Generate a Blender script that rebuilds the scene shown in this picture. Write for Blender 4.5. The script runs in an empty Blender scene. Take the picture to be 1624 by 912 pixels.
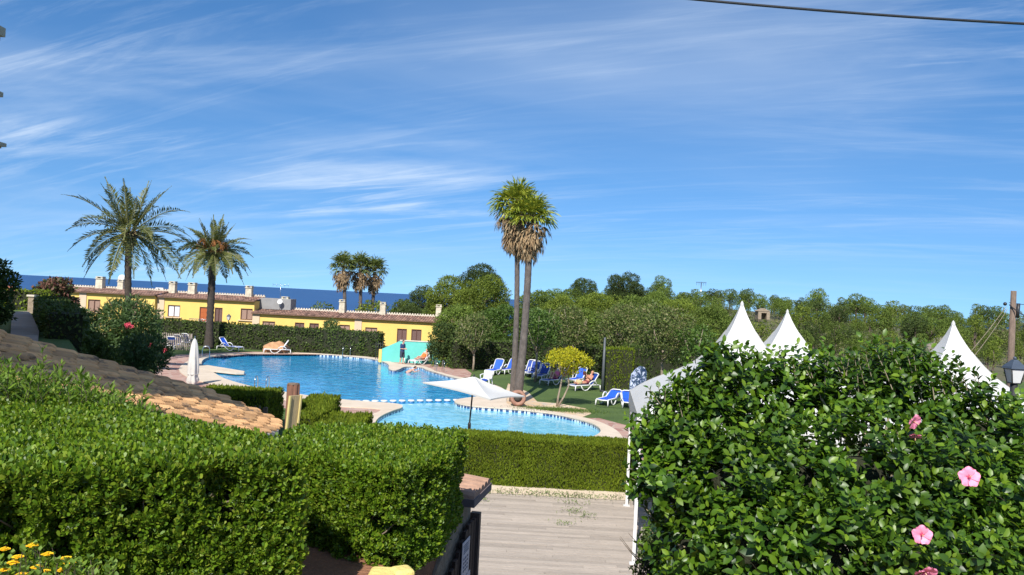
import bpy, bmesh, math, random
import numpy as np
from mathutils import Vector, Matrix, noise as mnoise
from mathutils.geometry import tessellate_polygon

R = math.radians
rng = np.random.default_rng(7)
random.seed(7)
scene = bpy.context.scene
C = scene.collection

# ------------------------------------------------------------------ camera, sky, sun
FPX = 1250.0
CAMZ = 5.2
cam_d = bpy.data.cameras.new('camera')
cam = bpy.data.objects.new('camera', cam_d)
C.objects.link(cam)
cam_d.sensor_width = 36.0
cam_d.lens = 36.0 * FPX / 1624.0
cam_d.clip_start = 0.05
cam_d.clip_end = 60000
CAMR = Matrix.Rotation(R(90 + 0.806), 3, 'X') @ Matrix.Rotation(R(2.86), 3, 'Z')
cam.matrix_world = Matrix.Translation((0, 0, CAMZ)) @ CAMR.to_4x4()
scene.camera = cam

SUN_AZ = math.atan2(-0.21, -1.0)          # direction towards the sun, in plan
SUN_EL = R(43)
sdir = Vector((-0.21 / math.hypot(.21, 1) * math.cos(SUN_EL), -1 / math.hypot(.21, 1) * math.cos(SUN_EL), math.sin(SUN_EL)))
sun_d = bpy.data.lights.new('sun', 'SUN')
sun_d.energy = 4.6
sun_d.angle = R(0.5)
sun_d.color = (1.0, 0.95, 0.87)
sun = bpy.data.objects.new('sun', sun_d)
C.objects.link(sun)
sun.rotation_euler = sdir.to_track_quat('Z', 'Y').to_euler()
sun.location = (0, -20, 40)

scene.render.engine = 'CYCLES'
scene.view_settings.view_transform = 'Standard'
scene.view_settings.look = 'None'
scene.view_settings.exposure = 0.62
scene.view_settings.gamma = 1.0

world = bpy.data.worlds.new('World')
scene.world = world
world.use_nodes = True
wn = world.node_tree
for n in list(wn.nodes): wn.nodes.remove(n)
L = wn.links.new
wout = wn.nodes.new('ShaderNodeOutputWorld')
bg = wn.nodes.new('ShaderNodeBackground')
bg.inputs['Strength'].default_value = 0.10
sky = wn.nodes.new('ShaderNodeTexSky')
sky.sky_type = 'NISHITA'
sky.sun_disc = False
sky.sun_elevation = SUN_EL
sky.sun_rotation = math.atan2(sdir.x, sdir.y)
sky.altitude = 50
sky.air_density = 1.0
sky.dust_density = 0.0
sky.ozone_density = 5.0
tc = wn.nodes.new('ShaderNodeTexCoord')
sep = wn.nodes.new('ShaderNodeSeparateXYZ')
L(tc.outputs['Generated'], sep.inputs[0])
def wmath(op, a, b=None, c=None):
    n = wn.nodes.new('ShaderNodeMath'); n.operation = op
    for i, v in enumerate((a, b, c)):
        if v is None: continue
        if isinstance(v, (int, float)): n.inputs[i].default_value = v
        else: L(v, n.inputs[i])
    return n.outputs[0]
zc = wmath('ADD', wmath('MAXIMUM', sep.outputs['Z'], 0.0), 0.16)
u = wmath('DIVIDE', sep.outputs['X'], zc)
v = wmath('DIVIDE', sep.outputs['Y'], zc)
comb = wn.nodes.new('ShaderNodeCombineXYZ')
L(u, comb.inputs[0]); L(v, comb.inputs[1])
def cirrus(rot, sx, sy, off, scale, lo, hi, detail=8, dist=0.6, rough=0.58):
    rt = wn.nodes.new('ShaderNodeMapping')
    rt.inputs['Rotation'].default_value = (0, 0, rot)
    L(comb.outputs[0], rt.inputs[0])
    mp = wn.nodes.new('ShaderNodeMapping')
    mp.inputs['Scale'].default_value = (sx, sy, 1)
    mp.inputs['Location'].default_value = off
    L(rt.outputs[0], mp.inputs[0])
    ns = wn.nodes.new('ShaderNodeTexNoise')
    ns.inputs['Scale'].default_value = scale
    ns.inputs['Detail'].default_value = detail
    ns.inputs['Roughness'].default_value = rough
    ns.inputs['Distortion'].default_value = dist
    L(mp.outputs[0], ns.inputs['Vector'])
    mr = wn.nodes.new('ShaderNodeMapRange')
    mr.interpolation_type = 'SMOOTHSTEP'
    mr.inputs['From Min'].default_value = lo
    mr.inputs['From Max'].default_value = hi
    L(ns.outputs['Fac'], mr.inputs['Value'])
    return mr.outputs[0]
c1 = cirrus(R(14), 0.38, 1.7, (3.1, 1.7, 0), 1.2, 0.45, 0.76, 10, 0.7, 0.64)
c2 = cirrus(R(26), 0.6, 4.2, (7.7, 4.2, 0), 1.7, 0.46, 0.78, 12, 0.9, 0.64)
c3 = cirrus(R(6), 0.30, 0.55, (1.3, 0.4, 0), 0.9, 0.36, 0.66, 3, 0.3)     # where there is cloud at all
cl = wmath('MULTIPLY', wmath('ADD', wmath('MULTIPLY', c1, 0.62), wmath('MULTIPLY', c2, 0.42)), wmath('ADD', wmath('MULTIPLY', c3, 0.9), 0.15))
def wsmooth(sock, a, b, lo=0.0, hi=1.0):
    m_ = wn.nodes.new('ShaderNodeMapRange'); m_.interpolation_type = 'SMOOTHSTEP'
    m_.inputs['From Min'].default_value = a; m_.inputs['From Max'].default_value = b
    m_.inputs['To Min'].default_value = lo; m_.inputs['To Max'].default_value = hi
    L(sock, m_.inputs['Value']); return m_.outputs[0]
region = wmath('MAXIMUM', wsmooth(wmath('MULTIPLY', sep.outputs['X'], -1.0), -0.12, 0.22, 0.28, 1.0), wsmooth(sep.outputs['Z'], 0.17, 0.31))
c4 = cirrus(R(-20), 0.5, 0.9, (5.3, 2.9, 0), 0.8, 0.42, 0.75, 5, 0.4, 0.5)
cl = wmath('MULTIPLY', wmath('ADD', wmath('MULTIPLY', cl, 2.2), wmath('MULTIPLY', c4, 0.40)), region)
lowf = wn.nodes.new('ShaderNodeMapRange'); lowf.interpolation_type = 'SMOOTHSTEP'
lowf.inputs['From Min'].default_value = 0.02; lowf.inputs['From Max'].default_value = 0.16
lowf.inputs['To Min'].default_value = 0.25
L(sep.outputs['Z'], lowf.inputs['Value'])
cl = wmath('MINIMUM', wmath('MULTIPLY', cl, lowf.outputs[0]), 0.52)
mixc = wn.nodes.new('ShaderNodeMix'); mixc.data_type = 'RGBA'
L(cl, mixc.inputs['Factor'])
hsv = wn.nodes.new('ShaderNodeHueSaturation')
hsv.inputs['Saturation'].default_value = 1.18
hsv.inputs['Value'].default_value = 1.0
skv = wn.nodes.new('ShaderNodeCombineXYZ')
L(sep.outputs['X'], skv.inputs[0]); L(sep.outputs['Y'], skv.inputs[1]); L(wmath('ADD', wmath('MULTIPLY', wmath('MAXIMUM', sep.outputs['Z'], 0.0), 0.95), 0.13), skv.inputs[2])
nrmz = wn.nodes.new('ShaderNodeVectorMath'); nrmz.operation = 'NORMALIZE'
L(skv.outputs[0], nrmz.inputs[0]); L(nrmz.outputs[0], sky.inputs['Vector'])
L(sky.outputs[0], hsv.inputs['Color'])
L(hsv.outputs[0], mixc.inputs['A'])
mixc.inputs['B'].default_value = (5.6, 6.4, 7.4, 1)
L(mixc.outputs['Result'], bg.inputs['Color'])
L(bg.outputs[0], wout.inputs[0])

# ------------------------------------------------------------------ pixels of the photograph to world points
def ray(px, py):
    return CAMR @ Vector(((px - 812) / FPX, -(py - 456) / FPX, -1.0))
def G(px, py, z=0.0):
    d = ray(px, py)
    t = (z - CAMZ) / d.z
    return Vector((d.x * t, d.y * t, z))
def D(px, py, Y):
    d = ray(px, py)
    t = Y / d.y
    return Vector((d.x * t, Y, CAMZ + d.z * t))

# ------------------------------------------------------------------ materials
MATS = {}
def nodes_of(name):
    m = bpy.data.materials.new(name)
    m.use_nodes = True
    nt = m.node_tree
    return m, nt, nt.nodes['Principled BSDF'], nt.nodes['Material Output']
def mat(name, c1, c2=None, scale=8.0, rough=0.7, bump=0.0, bscale=None, metal=0.0, spec=0.4, island=0.0, detail=6, stretch=None, c3=None, c3pos=0.75, coat=0):
    if name in MATS: return MATS[name]
    m, nt, b, out = nodes_of(name)
    b.inputs['Roughness'].default_value = rough
    b.inputs['Metallic'].default_value = metal
    b.inputs['Specular IOR Level'].default_value = spec
    b.inputs['Coat Weight'].default_value = coat
    if c2 is None: c2 = tuple(x * 0.8 for x in c1)
    t = nt.nodes.new('ShaderNodeTexCoord')
    mp = nt.nodes.new('ShaderNodeMapping')
    if stretch: mp.inputs['Scale'].default_value = stretch
    nt.links.new(t.outputs['Object'], mp.inputs[0])
    ns = nt.nodes.new('ShaderNodeTexNoise')
    ns.inputs['Scale'].default_value = scale
    ns.inputs['Detail'].default_value = detail
    ns.inputs['Roughness'].default_value = 0.62
    nt.links.new(mp.outputs[0], ns.inputs['Vector'])
    cr = nt.nodes.new('ShaderNodeValToRGB')
    cr.color_ramp.elements[0].position = 0.32
    cr.color_ramp.elements[1].position = 0.68
    cr.color_ramp.elements[0].color = (*c2, 1)
    cr.color_ramp.elements[1].color = (*c1, 1)
    if c3:
        e = cr.color_ramp.elements.new(c3pos); e.color = (*c3, 1)
    nt.links.new(ns.outputs['Fac'], cr.inputs[0])
    col = cr.outputs[0]
    if island:
        g = nt.nodes.new('ShaderNodeNewGeometry')
        mr = nt.nodes.new('ShaderNodeMapRange')
        mr.inputs['To Min'].default_value = 1 - island
        mr.inputs['To Max'].default_value = 1 + island
        nt.links.new(g.outputs['Random Per Island'], mr.inputs['Value'])
        h = nt.nodes.new('ShaderNodeHueSaturation')
        nt.links.new(mr.outputs[0], h.inputs['Value'])
        nt.links.new(col, h.inputs['Color'])
        col = h.outputs[0]
    nt.links.new(col, b.inputs['Base Color'])
    if bump:
        n2 = nt.nodes.new('ShaderNodeTexNoise')
        n2.inputs['Scale'].default_value = bscale or scale * 4
        n2.inputs['Detail'].default_value = 5
        nt.links.new(mp.outputs[0], n2.inputs['Vector'])
        bp = nt.nodes.new('ShaderNodeBump')
        bp.inputs['Strength'].default_value = bump
        bp.inputs['Distance'].default_value = 0.03
        nt.links.new(n2.outputs['Fac'], bp.inputs['Height'])
        nt.links.new(bp.outputs[0], b.inputs['Normal'])
    MATS[name] = m
    return m
def leafmat(name, cols, rough=0.5, trans=0.25, spec=0.35, patch=0.0, pscale=1.2, objvar=0.0):
    """leaf colours drawn at random per leaf, with some light passing through"""
    if name in MATS: return MATS[name]
    m, nt, b, out = nodes_of(name)
    b.inputs['Roughness'].default_value = rough
    b.inputs['Specular IOR Level'].default_value = spec
    g = nt.nodes.new('ShaderNodeNewGeometry')
    cr = nt.nodes.new('ShaderNodeValToRGB')
    el = cr.color_ramp.elements
    n = len(cols)
    el[0].position = 0; el[0].color = (*cols[0], 1)
    el[1].position = 1; el[1].color = (*cols[-1], 1)
    for i in range(1, n - 1):
        e = el.new(i / (n - 1)); e.color = (*cols[i], 1)
    nt.links.new(g.outputs['Random Per Island'], cr.inputs[0])
    col = cr.outputs[0]
    if patch:
        t = nt.nodes.new('ShaderNodeTexCoord')
        ns = nt.nodes.new('ShaderNodeTexNoise')
        ns.inputs['Scale'].default_value = pscale
        nt.links.new(t.outputs['Object'], ns.inputs['Vector'])
        mr = nt.nodes.new('ShaderNodeMapRange')
        mr.inputs['From Min'].default_value = 0.3; mr.inputs['From Max'].default_value = 0.7
        mr.inputs['To Min'].default_value = 1 - patch; mr.inputs['To Max'].default_value = 1 + patch
        nt.links.new(ns.outputs['Fac'], mr.inputs['Value'])
        h = nt.nodes.new('ShaderNodeHueSaturation')
        nt.links.new(mr.outputs[0], h.inputs['Value'])
        nt.links.new(col, h.inputs['Color'])
        col = h.outputs[0]
    if objvar:
        oi = nt.nodes.new('ShaderNodeObjectInfo')
        mr = nt.nodes.new('ShaderNodeMapRange'); mr.inputs['To Min'].default_value = 1 - objvar; mr.inputs['To Max'].default_value = 1 + objvar
        nt.links.new(oi.outputs['Random'], mr.inputs['Value'])
        h = nt.nodes.new('ShaderNodeHueSaturation')
        nt.links.new(mr.outputs[0], h.inputs['Value']); nt.links.new(col, h.inputs['Color'])
        col = h.outputs[0]
    nt.links.new(col, b.inputs['Base Color'])
    tr = nt.nodes.new('ShaderNodeBsdfTranslucent')
    h2 = nt.nodes.new('ShaderNodeHueSaturation')
    h2.inputs['Hue'].default_value = 0.485
    h2.inputs['Value'].default_value = 1.5
    nt.links.new(col, h2.inputs['Color'])
    nt.links.new(h2.outputs[0], tr.inputs['Color'])
    mx = nt.nodes.new('ShaderNodeMixShader')
    mx.inputs[0].default_value = trans
    nt.links.new(b.outputs[0], mx.inputs[1]); nt.links.new(tr.outputs[0], mx.inputs[2])
    nt.links.new(mx.outputs[0], out.inputs[0])
    MATS[name] = m
    return m

M_white = mat('white_plastic', (0.68, 0.68, 0.67), (0.58, 0.58, 0.57), 5, 0.4)
M_blue = mat('blue_sling', (0.015, 0.10, 0.62), (0.012, 0.08, 0.50), 30, 0.6, 0.2, 200)
M_navy = mat('navy_sling', (0.012, 0.05, 0.30), (0.010, 0.04, 0.22), 30, 0.6)
M_steel = mat('stainless_steel', (0.55, 0.56, 0.57), (0.45, 0.46, 0.48), 10, 0.25, metal=1.0)
M_dark = mat('dark_metal', (0.03, 0.032, 0.035), (0.02, 0.02, 0.022), 10, 0.45)
M_bark = mat('bark', (0.16, 0.12, 0.09), (0.07, 0.05, 0.04), 14, 0.9, 0.8, 30, stretch=(1, 1, .3))
M_lightbark = mat('pale_bark', (0.34, 0.28, 0.21), (0.20, 0.16, 0.12), 14, 0.9, 0.5, 30, stretch=(1, 1, .3))
M_twig = mat('twigs', (0.10, 0.075, 0.05), (0.05, 0.04, 0.025), 12, 0.9)
M_core = mat('shade_core', (0.030, 0.034, 0.014), (0.018, 0.020, 0.010), 20, 0.95, 0.8, 60)  # near-black fill, paints the shade inside hedges and hibiscus
M_stone = mat('stone', (0.36, 0.29, 0.21), (0.20, 0.155, 0.11), 6, 0.9, 0.8, 22, c3=(0.44, 0.38, 0.30))
M_rock = mat('boulder_stone', (0.50, 0.29, 0.15), (0.32, 0.16, 0.08), 2.5, 0.9, 0.9, 9, c3=(0.52, 0.42, 0.32))
M_wood = mat('weathered_wood', (0.22, 0.16, 0.12), (0.10, 0.07, 0.055), 6, 0.8, 0.5, 30, stretch=(6, 6, .6))
M_palewood = mat('pale_board', (0.55, 0.42, 0.22), (0.42, 0.32, 0.17), 5, 0.7, 0.3, 20, stretch=(5, 5, .5))
M_skin = mat('skin', (0.56, 0.31, 0.22), (0.50, 0.26, 0.18), 6, 0.5)
M_hair = mat('brown_hair', (0.06, 0.035, 0.02), (0.03, 0.02, 0.012), 30, 0.6)
M_terra = mat('terracotta_pot', (0.36, 0.20, 0.14), (0.24, 0.12, 0.085), 10, 0.8, 0.2)
M_tent = mat('tent_fabric', (0.53, 0.53, 0.52), (0.48, 0.478, 0.465), .9, 0.6, 0.25, 1.6, c3=(0.55, 0.55, 0.54))
M_canvas = mat('canvas', (0.60, 0.59, 0.57), (0.50, 0.49, 0.47), 3, 0.8, 0.2, 8)

# ------------------------------------------------------------------ mesh helpers
class MB:
    def __init__(s): s.v = []; s.f = []; s.sm = []
    def add(s, vs, fs, smooth=False):
        o = len(s.v); s.v += [tuple(p) for p in vs]
        s.f += [tuple(i + o for i in f) for f in fs]; s.sm += [smooth] * len(fs)
        return s
    def box(s, c, size, rz=0.0, M=None, taper=1.0):
        hx, hy, hz = [k / 2 for k in size]
        vs = []
        for z in (-hz, hz):
            k = taper if z > 0 else 1
            for x, y in ((-hx, -hy), (hx, -hy), (hx, hy), (-hx, hy)):
                vs.append(Vector((x * k, y * k, z)))
        if M is None: M = Matrix.Rotation(rz, 3, 'Z')
        vs = [M @ p + Vector(c) for p in vs]
        return s.add(vs, [(3, 2, 1, 0), (4, 5, 6, 7), (0, 1, 5, 4), (1, 2, 6, 5), (2, 3, 7, 6), (3, 0, 4, 7)])
    def tube(s, pts, rad, n=8, cap=True, smooth=True):
        pts = [Vector(p) for p in pts]
        if isinstance(rad, (int, float)): rad = [rad] * len(pts)
        rings = []
        up = Vector((0, 0, 1))
        prev = None
        for i, p in enumerate(pts):
            t = (pts[min(i + 1, len(pts) - 1)] - pts[max(i - 1, 0)]).normalized()
            if prev is None:
                a = t.cross(up)
                if a.length < 1e-3: a = t.cross(Vector((1, 0, 0)))
            else:
                a = prev - t * prev.dot(t)
                if a.length < 1e-4: a = t.cross(Vector((1, 0, 0)))
            a.normalize(); prev = a
            b = t.cross(a)
            rings.append([p + (a * math.cos(k * 2 * math.pi / n) + b * math.sin(k * 2 * math.pi / n)) * rad[i] for k in range(n)])
        vs = [q for r in rings for q in r]
        fs = []
        for i in range(len(pts) - 1):
            for k in range(n):
                fs.append((i * n + k, i * n + (k + 1) % n, (i + 1) * n + (k + 1) % n, (i + 1) * n + k))
        s.add(vs, fs, smooth)
        if cap:
            s.add(rings[0], [tuple(range(n))[::-1]]); s.add(rings[-1], [tuple(range(n))])
        return s
    def lathe(s, prof, c=(0, 0, 0), n=20, M=None, smooth=True):
        vs = []
        for r, z in prof:
            for k in range(n):
                p = Vector((r * math.cos(k * 2 * math.pi / n), r * math.sin(k * 2 * math.pi / n), z))
                if M: p = M @ p
                vs.append(p + Vector(c))
        fs = []
        for i in range(len(prof) - 1):
            for k in range(n):
                fs.append((i * n + k, i * n + (k + 1) % n, (i + 1) * n + (k + 1) % n, (i + 1) * n + k))
        fs.append(tuple(range(n))[::-1]); fs.append(tuple((len(prof) - 1) * n + k for k in range(n)))
        return s.add(vs, fs, smooth)
    def prism(s, poly, z0, z1, bottom=True):
        n = len(poly)
        vs = [(p[0], p[1], z0 if not callable(z0) else z0(p)) for p in poly] + [(p[0], p[1], z1 if not callable(z1) else z1(p)) for p in poly]
        tri = tessellate_polygon([[Vector((p[0], p[1], 0)) for p in poly]])
        fs = [tuple(i + n for i in t) for t in tri]
        if bottom: fs += [tuple(reversed(t)) for t in tri]
        fs += [(i, (i + 1) % n, (i + 1) % n + n, i + n) for i in range(n)]
        return s.add(vs, fs)
    def ball(s, c, r, n=12, m=8, M=None):
        if isinstance(r, (int, float)): r = (r, r, r)
        vs = []
        for i in range(m + 1):
            a = math.pi * i / m
            for k in range(n):
                b = 2 * math.pi * k / n
                p = Vector((math.sin(a) * math.cos(b) * r[0], math.sin(a) * math.sin(b) * r[1], math.cos(a) * r[2]))
                if M: p = M @ p
                vs.append(p + Vector(c))
        fs = []
        for i in range(m):
            for k in range(n):
                fs.append((i * n + k, (i + 1) * n + k, (i + 1) * n + (k + 1) % n, i * n + (k + 1) % n))
        return s.add(vs, fs, True)
    def build(s, name, m, parent=None, fix=True):
        me = bpy.data.meshes.new(name)
        me.from_pydata(s.v, [], s.f)
        me.polygons.foreach_set('use_smooth', s.sm)
        if fix:
            bm = bmesh.new(); bm.from_mesh(me)
            bmesh.ops.remove_doubles(bm, verts=bm.verts, dist=1e-6)
            bmesh.ops.recalc_face_normals(bm, faces=bm.faces)
            bm.to_mesh(me); bm.free()
        me.materials.append(m)
        o = bpy.data.objects.new(name, me)
        C.objects.link(o)
        if parent: o.parent = parent
        return o
def npmesh(name, verts, faces, m, parent=None, smooth=False):
    """verts (N,3) array, faces (M,k) array"""
    me = bpy.data.meshes.new(name)
    nv, nf, k = len(verts), len(faces), faces.shape[1]
    me.vertices.add(nv); me.vertices.foreach_set('co', np.ascontiguousarray(verts, dtype=np.float32).ravel())
    me.loops.add(nf * k); me.loops.foreach_set('vertex_index', np.ascontiguousarray(faces, dtype=np.int32).ravel())
    me.polygons.add(nf)
    me.polygons.foreach_set('loop_start', np.arange(0, nf * k, k, dtype=np.int32))
    me.polygons.foreach_set('loop_total', np.full(nf, k, dtype=np.int32))
    if smooth: me.polygons.foreach_set('use_smooth', np.ones(nf, dtype=bool))
    me.update(calc_edges=True)
    me.materials.append(m)
    o = bpy.data.objects.new(name, me)
    C.objects.link(o)
    if parent: o.parent = parent
    return o
def tag(o, label=None, cat=None, group=None, kind=None):
    if label: o['label'] = label
    if cat: o['category'] = cat
    if group: o['group'] = group
    if kind: o['kind'] = kind
    return o
def thing(name, label, cat, loc=(0, 0, 0), rz=0, group=None):
    o = bpy.data.objects.new(name, None); C.objects.link(o)
    o.empty_display_size = 0.2
    o.location = loc; o.rotation_euler = (0, 0, rz)
    return tag(o, label, cat, group)
KIDS = {}
def kids(o):
    if o.name not in KIDS: KIDS[o.name] = list(o.children)
    return KIDS[o.name]
def copy_tree(o, parent=None):
    c = o.copy(); C.objects.link(c); c.parent = parent
    for ch in kids(o): copy_tree(ch, c)
    return c
def unit(a):
    return a / np.maximum(np.linalg.norm(a, axis=1, keepdims=True), 1e-9)
def rnd(n): return unit(rng.normal(size=(n, 3)))

def leaves(pos, dirs, nrm, ln, wd, hero=False, fold=0.15, curl=0.12):
    """leaf blades: base at pos, growing along dirs, face normal near nrm"""
    n = len(pos)
    d = unit(dirs); side = unit(np.cross(d, nrm)); up = np.cross(side, d)
    ln = np.broadcast_to(ln, (n,))[:, None]; wd = np.broadcast_to(wd, (n,))[:, None] / 2
    if not hero:
        v = np.stack([pos, pos + d * ln * .5 + side * wd, pos + d * ln - up * ln * curl, pos + d * ln * .5 - side * wd], 1).reshape(-1, 3)
        f = (np.arange(n)[:, None] * 4 + np.array([0, 1, 2, 3])[None])
        return v, f
    if hero == 'round':
        P = [pos, pos + d * ln * .42 + side * wd * .72 + up * wd * .12, pos + d * ln * .80 + side * wd * .80 + up * wd * .15 - up * ln * curl * .5, pos + d * ln - up * ln * curl,
             pos + d * ln * .80 - side * wd * .80 + up * wd * .15 - up * ln * curl * .5, pos + d * ln * .42 - side * wd * .72 + up * wd * .12]
        v = np.stack(P, 1).reshape(-1, 3)
        return v, (np.arange(n)[:, None] * 6 + np.arange(6)[None])
    P = [pos,
         pos + d * ln * .28 + side * wd * .85 + up * wd * fold, pos + d * ln * .65 + side * wd * .88 + up * wd * fold - up * ln * curl * .4,
         pos + d * ln - up * ln * curl,
         pos + d * ln * .65 - side * wd * .88 + up * wd * fold - up * ln * curl * .4, pos + d * ln * .28 - side * wd * .85 + up * wd * fold,
         pos + d * ln * .28, pos + d * ln * .65 - up * ln * curl * .4]
    v = np.stack(P, 1).reshape(-1, 3)
    F = np.array([[0, 6, 1, 1], [1, 6, 7, 2], [2, 7, 3, 3], [0, 5, 6, 6], [5, 4, 7, 6], [4, 3, 7, 7]])
    # keep all faces quads/tris separately
    q = np.array([[1, 6, 7, 2], [5, 4, 7, 6]]); t = np.array([[0, 6, 1], [2, 7, 3], [0, 5, 6], [4, 3, 7]])
    tt = np.concatenate([t, q[:, [0, 1, 2]], q[:, [0, 2, 3]]])
    f = (np.arange(n)[:, None, None] * 8 + tt[None]).reshape(-1, 3)
    return v, f
def joinleaf(parts):
    vs = []; fs = []; o = 0
    for v, f in parts:
        vs.append(v); fs.append(f + o); o += len(v)
    return np.concatenate(vs), np.concatenate(fs)

def fbm(p, s=1.0, o=0.0):
    return mnoise.fractal(Vector((p[0] * s + o, p[1] * s, p[2] * s)), 1.0, 2.0, 3)

# ------------------------------------------------------------------ the ground, the sea, the pool
def smooth_poly(pts, it=2, closed=True):
    for _ in range(it):
        out = []
        n = len(pts)
        for i in range(n):
            a = pts[i]; b = pts[(i + 1) % n]
            out.append(a * .75 + b * .25); out.append(a * .25 + b * .75)
        pts = out
    return pts
def polysheet(name, outer, z, m, holes=()):
    loops = [[Vector((p.x, p.y, 0)) for p in outer]] + [[Vector((p.x, p.y, 0)) for p in h] for h in holes]
    tri = tessellate_polygon(loops)
    vs = [(p.x, p.y, z) for l in loops for p in l]
    mb = MB(); fs = []
    for t in tri:
        a, b, c = [Vector(vs[i]) for i in t]
        fs.append(tuple(t) if (b - a).cross(c - a).z > 0 else tuple(reversed(t)))
    mb.add(vs, fs)
    return mb.build(name, m, fix=False)
WZ = -0.13
W1px = [(318,577),(330,569.5),(355,566.5),(400,564),(450,563),(500,564.3),(550,567.3),(585,571),(606,576),(618,582),(614.5,589.5),(631,591.5),(641,584.5),(669,585.5),(674,589.5),(690,594),(712,601),(740,607),(765,613),(783,620),(783,629),(765,633),(743,635.5),(718,639.5)]
W2px = [(724,645.5),(756,650.5),(800,653),(860,658.5),(905,667),(937,676),(953,686),(951,695),(925,704),(860,711),(780,714),(700,711),(632,704),(603,694),(592,681),(600,667.5),(623,657),(641,651.5)]
W3px = [(633,645.5),(590,642.8),(541,639),(500,634.5),(450,626.5),(403,619),(375,611.5),(352,604),(338,594.5),(322,588.5)]
OUTpx = [(285,590),(283,583),(296,573),(312,566),(335,562.2),(400,559.6),(450,558.6),(500,560),(550,562.5),(590,566.3),(612,570.5),(628,577),(668,579.5),(680,583),(690,588),(715,595),(745,601),(775,607),(800,616),(806,626),(802,636),(806,643),(850,648.5),(900,656),(948,667),(978,681),(990,696),(982,709),(945,718),(860,725),(780,728),(700,725),(612,716),(570,702),(557,687),(560,672),(580,660),(608,650.5),(595,647),(541,645),(500,641.5),(450,633.5),(400,626),(360,617),(336,609),(300,600)]
Wall = smooth_poly([G(x, y, WZ) for x, y in W1px + W2px + W3px], 2)
OUT = smooth_poly([G(x, y, 0.04) for x, y in OUTpx], 2)

M_lawn = mat('lawn_grass', (0.085, 0.135, 0.028), (0.05, 0.09, 0.018), .6, 0.95, 0.9, 60, c3=(0.11, 0.15, 0.04), c3pos=.8, detail=10)
def far_z(x, y):
    a = x / max(y, 1)
    t = min(max((a + 0.10) / 0.28, 0), 1); t = t * t * (3 - 2 * t)
    k = min(max((y - 66) / 120.0, 0), 1); k = k * k * (3 - 2 * k)
    right = 4.6 * k - 0.0 + 1.2 * math.sin(x * .035 + 1) * k
    if y > 190: right -= (y - 190) * 0.10
    l = min(max((y - 84) / 260.0, 0), 1); l = l * l * (3 - 2 * l)
    left = -40 * l
    right = max(right, -44)
    return left * (1 - t) + right * t - 0.03
def terrain():
    ys = list(np.linspace(62, 200, 56)) + list(np.linspace(212, 700, 30))
    n = 70
    vs = []; fs = []
    for j, y in enumerate(ys):
        for i in range(n):
            a = -1.5 + 3.0 * i / (n - 1)
            x = a * y
            z = far_z(x, y)
            z += 0.5 * fbm((x, y, 0), .05) * min(max((y - 70) / 30, 0), 1)
            vs.append((x, y, z if y > 63 else -0.25))
    for j in range(len(ys) - 1):
        for i in range(n - 1):
            fs.append((j * n + i, j * n + i + 1, (j + 1) * n + i + 1, (j + 1) * n + i))
    mb = MB(); mb.add(vs, fs, True)
    return tag(mb.build('ground', mat('scrub_earth', (0.13, 0.115, 0.065), (0.07, 0.075, 0.035), .25, .95, .6, 2, c3=(0.20, 0.17, 0.12)), fix=False), kind='structure')
terrain()
lo = [Vector(p) for p in ((-140, -30, 0), (170, -30, 0), (170, 72, 0), (-140, 72, 0))]
tag(polysheet('lawn', lo, 0.0, M_lawn, [Wall]), kind='structure')

def mat_sea():
    m, nt, b, out = nodes_of('sea_water')
    b.inputs['Base Color'].default_value = (0.008, 0.055, 0.17, 1)
    b.inputs['Roughness'].default_value = 0.42
    b.inputs['Specular IOR Level'].default_value = 0.25
    t = nt.nodes.new('ShaderNodeTexCoord')
    ns = nt.nodes.new('ShaderNodeTexNoise'); ns.inputs['Scale'].default_value = 0.02; ns.inputs['Detail'].default_value = 8
    mp = nt.nodes.new('ShaderNodeMapping'); mp.inputs['Scale'].default_value = (.3, 1, 1)
    nt.links.new(t.outputs['Object'], mp.inputs[0]); nt.links.new(mp.outputs[0], ns.inputs['Vector'])
    cr = nt.nodes.new('ShaderNodeValToRGB')
    cr.color_ramp.elements[0].color = (0.006, 0.045, 0.15, 1); cr.color_ramp.elements[1].color = (0.012, 0.07, 0.20, 1)
    cr.color_ramp.elements[0].position = .35; cr.color_ramp.elements[1].position = .65
    nt.links.new(ns.outputs['Fac'], cr.inputs[0]); nt.links.new(cr.outputs[0], b.inputs['Base Color'])
    return m
mb = MB(); mb.add([(-40000, 150, -34), (40000, 150, -34), (40000, 45000, -34), (-40000, 45000, -34)], [(0, 1, 2, 3)])
tag(mb.build('sea', mat_sea(), fix=False), kind='structure')

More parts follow.
